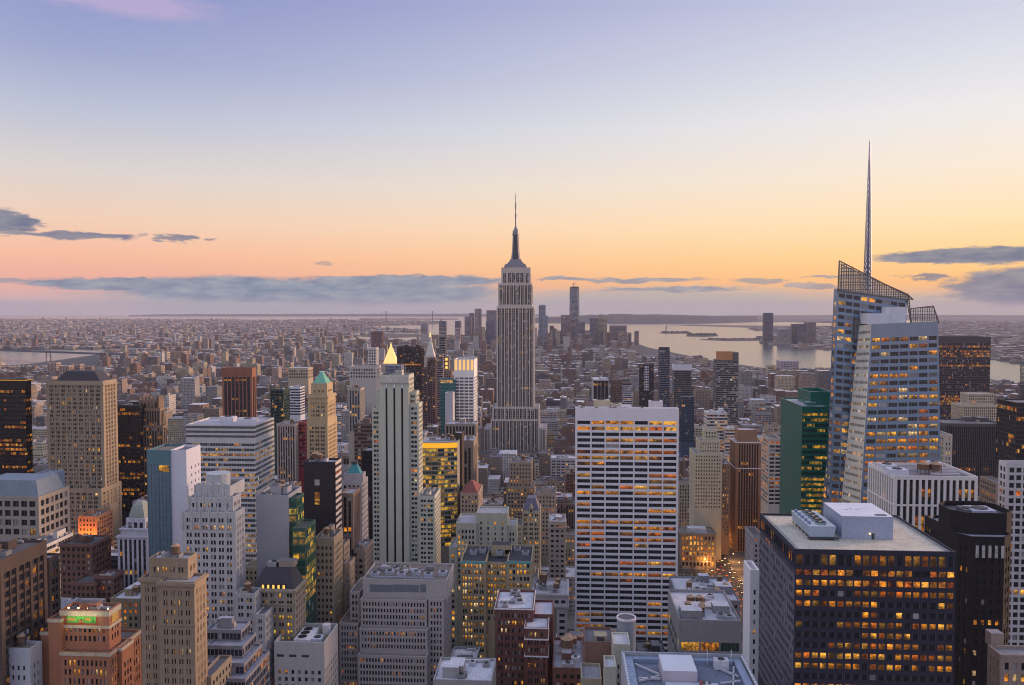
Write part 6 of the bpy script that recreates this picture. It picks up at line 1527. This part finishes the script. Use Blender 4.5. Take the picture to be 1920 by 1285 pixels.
NEAR = cand[:190]
for (sc_, x0, x1, y0, y1, h) in NEAR:
    nm, col, lab, st = rng.choice(TYPES); k = rng.uniform(.75, 1.25)
    if y0 > 1000: st = mod(st, pu=max(3.2, st['pu'] * 1.4), lit=(st['lit'][0] * .6, st['lit'][1] * .8, st['lit'][2]))
    b = Bld(nm, lab, 'building', tuple(round(c * k, 2) for c in col), mod(st, tb=rng.uniform(1.8, 4)), y0, seed=int(x0 * 7 + y0 * 13), group='ordinary midrise blocks between the towers')
    zv = 0
    stepped = rng.random() < .4 and x1 - x0 > 18 and h > 30
    if stepped:       # a setback on top
        hs = h * rng.uniform(.7, .85); s_ = rng.uniform(2, 5)
        b.poly([(x0, y0), (x1, y0), (x1, y1), (x0, y1)], 0, hs, plain=(2,), zvis=hs - 50)
        q = [(x0 + s_, y0 + s_), (x1 - s_, y0 + s_), (x1 - s_, y1 - 2), (x0 + s_, y1 - 2)]
        b.poly(q, hs - 1.1, h, plain=(2,)); b.clutter(x0 + s_, x1 - s_, y0 + s_, y1 - 2, h - 1.1, rng.randint(2, 4))
    else:
        b.poly([(x0, y0), (x1, y0), (x1, y1), (x0, y1)], 0, h, plain=(2,), zvis=h - 60); b.clutter(x0, x1, y0, y1, h - 1.1, rng.randint(2, 6))
    tank = rng.random() < .35
    if tank: b.unit('water_tank', rng.uniform(x0 + 4, x1 - 4), rng.uniform(y0 + 5, y1 - 5), h - 1.1, 5, 5, 7.5)
    cx_, cy_ = (x0 + x1) / 2, (y0 + y1) / 2
    hero = min(HEROES, key=lambda q: (q.base[0] - cx_) ** 2 + (q.base[1] - cy_) ** 2)
    dx_, dy_ = cx_ - hero.base[0], cy_ - hero.base[1]
    rel = 'west of' if dx_ > abs(dy_) else 'east of' if -dx_ > abs(dy_) else 'south of' if dy_ > 0 else 'north of'
    b.label = ('tall ' if h > 60 else 'low ' if h < 26 else '') + lab + ('stepped top ' if stepped else 'water tank ' if tank else 'flat roof ') + rel + ' the ' + hero.name.replace('_', ' ')
    b.finish(small=True)

WALLS = [(.26, .21, .17), (.20, .12, .10), (.30, .29, .30), (.15, .12, .115), (.46, .45, .45), (.38, .33, .25), (.22, .15, .13), (.12, .115, .13), (.34, .27, .24)]
RTOP = [(.20, .20, .23), (.32, .32, .37), (.08, .08, .10), (.50, .51, .57), (.72, .73, .78), (.16, .14, .14), (.10, .10, .12)]
def city_box(m, x0, x1, y0, y1, h, rg, roofstuff=True):
    w = rg.choice(WALLS); k = rg.uniform(.8, 1.2); w = tuple(c * k for c in w); t = rg.choice(RTOP)
    m.box(x0, x1, y0, y1, 0, h, CITY, base=w, topbase=t)
    if roofstuff and rg.random() < .75:
        bw, bd = (x1 - x0) * rg.uniform(.2, .45), (y1 - y0) * rg.uniform(.2, .45); xx, yy = rg.uniform(x0 + .5, x1 - bw - .5), rg.uniform(y0 + .5, y1 - bd - .5)
        m.box(xx, xx + bw, yy, yy + bd, h, h + rg.uniform(2.5, 6), CITY, base=tuple(c * 1.1 for c in w), topbase=rg.choice(RTOP))
m = MB()
for (sc_, x0, x1, y0, y1, h) in cand[190:]: city_box(m, x0, x1, y0, y1, h, rng)
tag(m.build('midtown_blocks'), 'dense carpet of small midtown blocks stretching behind the towers', None, None, 'stuff')
# beyond the numbered grid
def inside(pts, x, y):
    c = False; n = len(pts)
    for i in range(n):
        (x1, y1), (x2, y2) = pts[i], pts[(i + 1) % n]
        if (y1 > y) != (y2 > y) and x < (x2 - x1) * (y - y1) / (y2 - y1) + x1: c = not c
    return c
def carpet(name, label, poly, y_a, y_b, n, hmean, seed, tall=.03, tallh=(40, 70), maxrow=None, cell=(14, 46)):
    rg = random.Random(seed); m = MB(); k = 0; tries = 0
    while k < n and tries < n * 14:
        tries += 1
        y = 1 / rg.uniform(1 / y_b, 1 / y_a) if rg.random() < .75 else rg.uniform(y_a, y_b)
        px = rg.uniform(-60, 1980); x = (math.tan(math.atan((px - CX) / F) - YAW)) * y
        if not inside(poly, x, y): continue
        s_ = y / 3000.0
        w, d = rg.uniform(*cell) * max(1, s_ ** .6), rg.uniform(*cell) * max(1, s_ ** .6)
        h = hmean * rg.uniform(.5, 1.6)
        if rg.random() < tall: h = rg.uniform(*tallh); w = rg.uniform(18, 34); d = rg.uniform(16, 26)
        if maxrow:
            for (a_, c_, row) in maxrow:
                if a_ < px < c_:
                    h = min(h, CAMH + ray(px, row).z * (y / ray(px, row).y))
        if h < 4: continue
        x = round(x / 8) * 8; y = round(y / 10) * 10
        city_box(m, x - w / 2, x + w / 2, y - d / 2, y + d / 2, h, rg, roofstuff=y < 4500)
        k += 1
    tag(m.build(name), label, None, None, 'stuff')
lowm = [(0, 190, 688), (1190, 1320, 668), (1320, 1560, 692), (1560, 1760, 698), (1760, 1925, 714)]
carpet('downtown_blocks', 'hazy low rooftops running down to the tip of the island', MAN, 2950, 6400, 5200, 17, 21, .05, (38, 85), lowm)
carpet('downtown_towers', 'hazy cluster of downtown office towers round the tallest one', [(-900, 4900), (760, 4900), (700, 6350), (-900, 6300)], 4900, 6300, 130, 75, 27, .3, (90, 150), [(-60, 870, 628), (1138, 1180, 640), (1180, 1980, 660)])
carpet('eastern_blocks', 'hazy low rooftops of the eastern shore stretching to the sea', BKL, 4300, 19000, 6500, 13, 22, .05, (30, 62))
carpet('western_blocks', 'hazy low rooftops and sheds on the western shore', NJ, 4000, 17000, 2000, 11, 23, .03, (25, 60))

# ================================================================ streets, park, trees, cars
pav = MB(); PV = wall_mat((.16, .155, .15), .9, 0, .15, 'paving')
for k in range(4, 24):
    for a0, a1 in zip(AVES[3:12], AVES[4:13]): pav.box(a0 + 12, a1 - 12, 10 + 80 * k + 8, 10 + 80 * k + 72, 0, .14, PV)
tag(pav.build('pavement'), 'paved block slabs with kerbs along the streets', None, None, 'structure')
mk = MB(); WPAINT = wall_mat((.75, .75, .72), .8, 0, .1, 'road_paint')
for k in range(40):
    for x in (151, 156, 161, 166): mk.face([(x - .1, 700 + k * 9, .02), (x + .1, 700 + k * 9, .02), (x + .1, 704 + k * 9, .02), (x - .1, 704 + k * 9, .02)], WPAINT)
tag(mk.build('lane_marking'), 'white dashed lane lines on the lit avenue', None, None, 'structure')
lawn = MB(); lawn.face([(40, 690, .17), (136, 690, .17), (136, 800, .17), (40, 800, .17)], wall_mat((.07, .075, .045), .95, 0, .3, 'winter_lawn'))
tag(lawn.build('lawn'), 'dull winter lawn of the small park', None, None, 'structure')
def bare_tree(seed):
    rg = random.Random(seed); m = MB(); c = MB(); bark = wall_mat((.09, .07, .055), .95, 0, .2, 'bark')
    def grow(mb, p, d, L, r, dep):
        q = p + d * L; mb.bar(p, q, r * 2, bark)
        if dep == 0: return
        for _ in range(3 if dep > 1 else 4):
            nd = (d + Vector((rg.uniform(-1, 1), rg.uniform(-1, 1), rg.uniform(-.2, .7))) * .75).normalized()
            grow(c, q, nd, L * rg.uniform(.6, .8), r * .55, dep - 1)
    grow(m, Vector((0, 0, 0)), Vector((0, 0, 1)), 4.0, .3, 3)
    e = empty('bare_tree', (0, 0, 0)); tag(e, 'leafless park tree beside the amber lit avenue', 'tree', 'leafless park trees'); a = m.build('trunk', e); b_ = c.build('crown', e); return e
def copy_tree(o, loc, rz=0.0, sc=1.0):
    r = o.copy(); COL.objects.link(r); r.location = loc; r.rotation_euler = (0, 0, rz); r.scale = (sc, sc, sc)
    for ch in o.children:
        d = ch.copy(); COL.objects.link(d); d.parent = r
        for g in ch.children:
            h_ = g.copy(); COL.objects.link(h_); h_.parent = d
    return r
protos = [bare_tree(s) for s in (1, 2, 3)]
spots = [(x + rng.uniform(-2, 2), y + rng.uniform(-3, 3)) for y in range(700, 812, 15) for x in (94, 105, 116, 127, 137)]
for i, (x, y) in enumerate(spots):
    if i < 3: protos[i].location = (x, y, .1); protos[i].scale = (1.2,) * 3
    else: copy_tree(protos[i % 3], (x, y, .1), rng.uniform(0, 6), rng.uniform(.95, 1.4))
def make_car(col, lab, tail):
    e = empty('car', (0, 0, 0)); tag(e, lab, 'car', 'cars on the amber lit avenue'); pm = wall_mat(col, .35, .3, .05, 'car_paint'); gl = wall_mat((.02, .02, .025), .1, 0, .05, 'car_glass')
    m = MB(); m.prism([(-.9, -2.2), (.9, -2.2), (.9, 2.2), (-.9, 2.2)], .35, .85, pm, bottom=True, top_pts=[(-.85, -2.1), (.85, -2.1), (.85, 2.1), (-.85, 2.1)]); m.build('body', e)
    m = MB(); m.prism([(-.8, -1.5), (.8, -1.5), (.8, .9), (-.8, .9)], .85, 1.45, gl, topmat=pm, top_pts=[(-.65, -1.0), (.65, -1.0), (.65, .4), (-.65, .4)]); m.build('cabin', e)
    for sx_ in (-.85, .85):
        for sy_ in (-1.4, 1.4):
            m = MB()
            pts = [(sy_ + .33 * math.cos(i * math.pi / 5), .33 + .33 * math.sin(i * math.pi / 5)) for i in range(10)]
            for xx, fl in ((sx_ - .1, 1), (sx_ + .1, 0)):
                f = [(xx, p[0], p[1]) for p in pts]; m.face(f[::-1] if fl else f, SLATE)
            for i in range(10): p, q = pts[i], pts[(i + 1) % 10]; m.face([(sx_ - .1, *p), (sx_ - .1, *q), (sx_ + .1, *q), (sx_ + .1, *p)], SLATE)
            m.build('wheel', e)
        for (yy, nm, mt) in ((-2.26, 'tail_light', emit_mat('tail_glow', (1, .10, .02), 4.0)), (2.2, 'headlight', emit_mat('head_glow', (1, .72, .35), 5.0))):
            m = MB(); m.box(sx_ * .75 - .22, sx_ * .75 + .22, yy, yy + .06, .55, .8, mt, bottom=True); m.build(nm, e)
    return e
cars = [make_car((.5, .33, .03), 'yellow cab on the amber lit avenue', 1), make_car((.03, .03, .035), 'black car on the amber lit avenue', 1), make_car((.5, .5, .52), 'silver car on the amber lit avenue', 1)]
n_ = 0
for lane in (149, 153.5, 158.5, 163.5, 168):
    y = 712 + rng.uniform(0, 8)
    while y < 950:
        i = rng.randrange(3); rz = 0 if lane < 160 else math.pi
        if n_ < 3: cars[n_].location = (lane, y, .01); cars[n_].rotation_euler = (0, 0, rz)
        else: copy_tree(cars[i], (lane, y, .01), rz)
        n_ += 1; y += rng.uniform(9, 26)
def lamp_post():
    e = empty('street_lamp', (0, 0, 0)); tag(e, 'street lamp with a glowing amber head along the avenue', 'street lamp', 'street lamps along the avenue')
    m = MB(); m.cyl(0, 0, .12, 0, 8, SLATE, 6, r1=.07); m.bar((0, 0, 8), (1.6, 0, 8.4), .12, SLATE); m.build('pole', e)
    m = MB(); m.box(1.3, 2.2, -.25, .25, 8.15, 8.45, emit_mat('lamp_glow', (1, .5, .12), 14), bottom=True); m.build('lamp_head', e)
    ld = bpy.data.lights.new('lamp_light', 'POINT'); ld.energy = 5200; ld.color = (1, .42, .1); ld.shadow_soft_size = .5
    lo_ = bpy.data.objects.new('lamp_light', ld); lo_.location = (1.8, 0, 7.6); lo_.parent = e; COL.objects.link(lo_); return e
lp = lamp_post(); n_ = 0
for k in range(9):
    for x, rz in ((141, 0), (176, math.pi)):
        loc = (x, 705 + k * 28, .1)
        if n_ == 0: lp.location = loc
        else: copy_tree(lp, loc, rz)
        n_ += 1

# ================================================================ the air
hz = MB()
hm = bpy.data.materials.new('haze_air'); hm.use_nodes = True; hm.node_tree.nodes.clear()
hv = hm.node_tree.nodes.new('ShaderNodeVolumePrincipled'); ho = hm.node_tree.nodes.new('ShaderNodeOutputMaterial')
hv.inputs['Color'].default_value = (.66, .66, .82, 1); hv.inputs['Density'].default_value = 2.6e-5; hv.inputs['Anisotropy'].default_value = 0.0
hm.node_tree.links.new(hv.outputs[0], ho.inputs['Volume'])
hz.box(-45000, 45000, -2500, 36000, -4.2, 470, hm, bottom=True)
o = hz.build('haze'); tag(o, 'thin violet evening haze over the whole city', None, None, 'stuff')
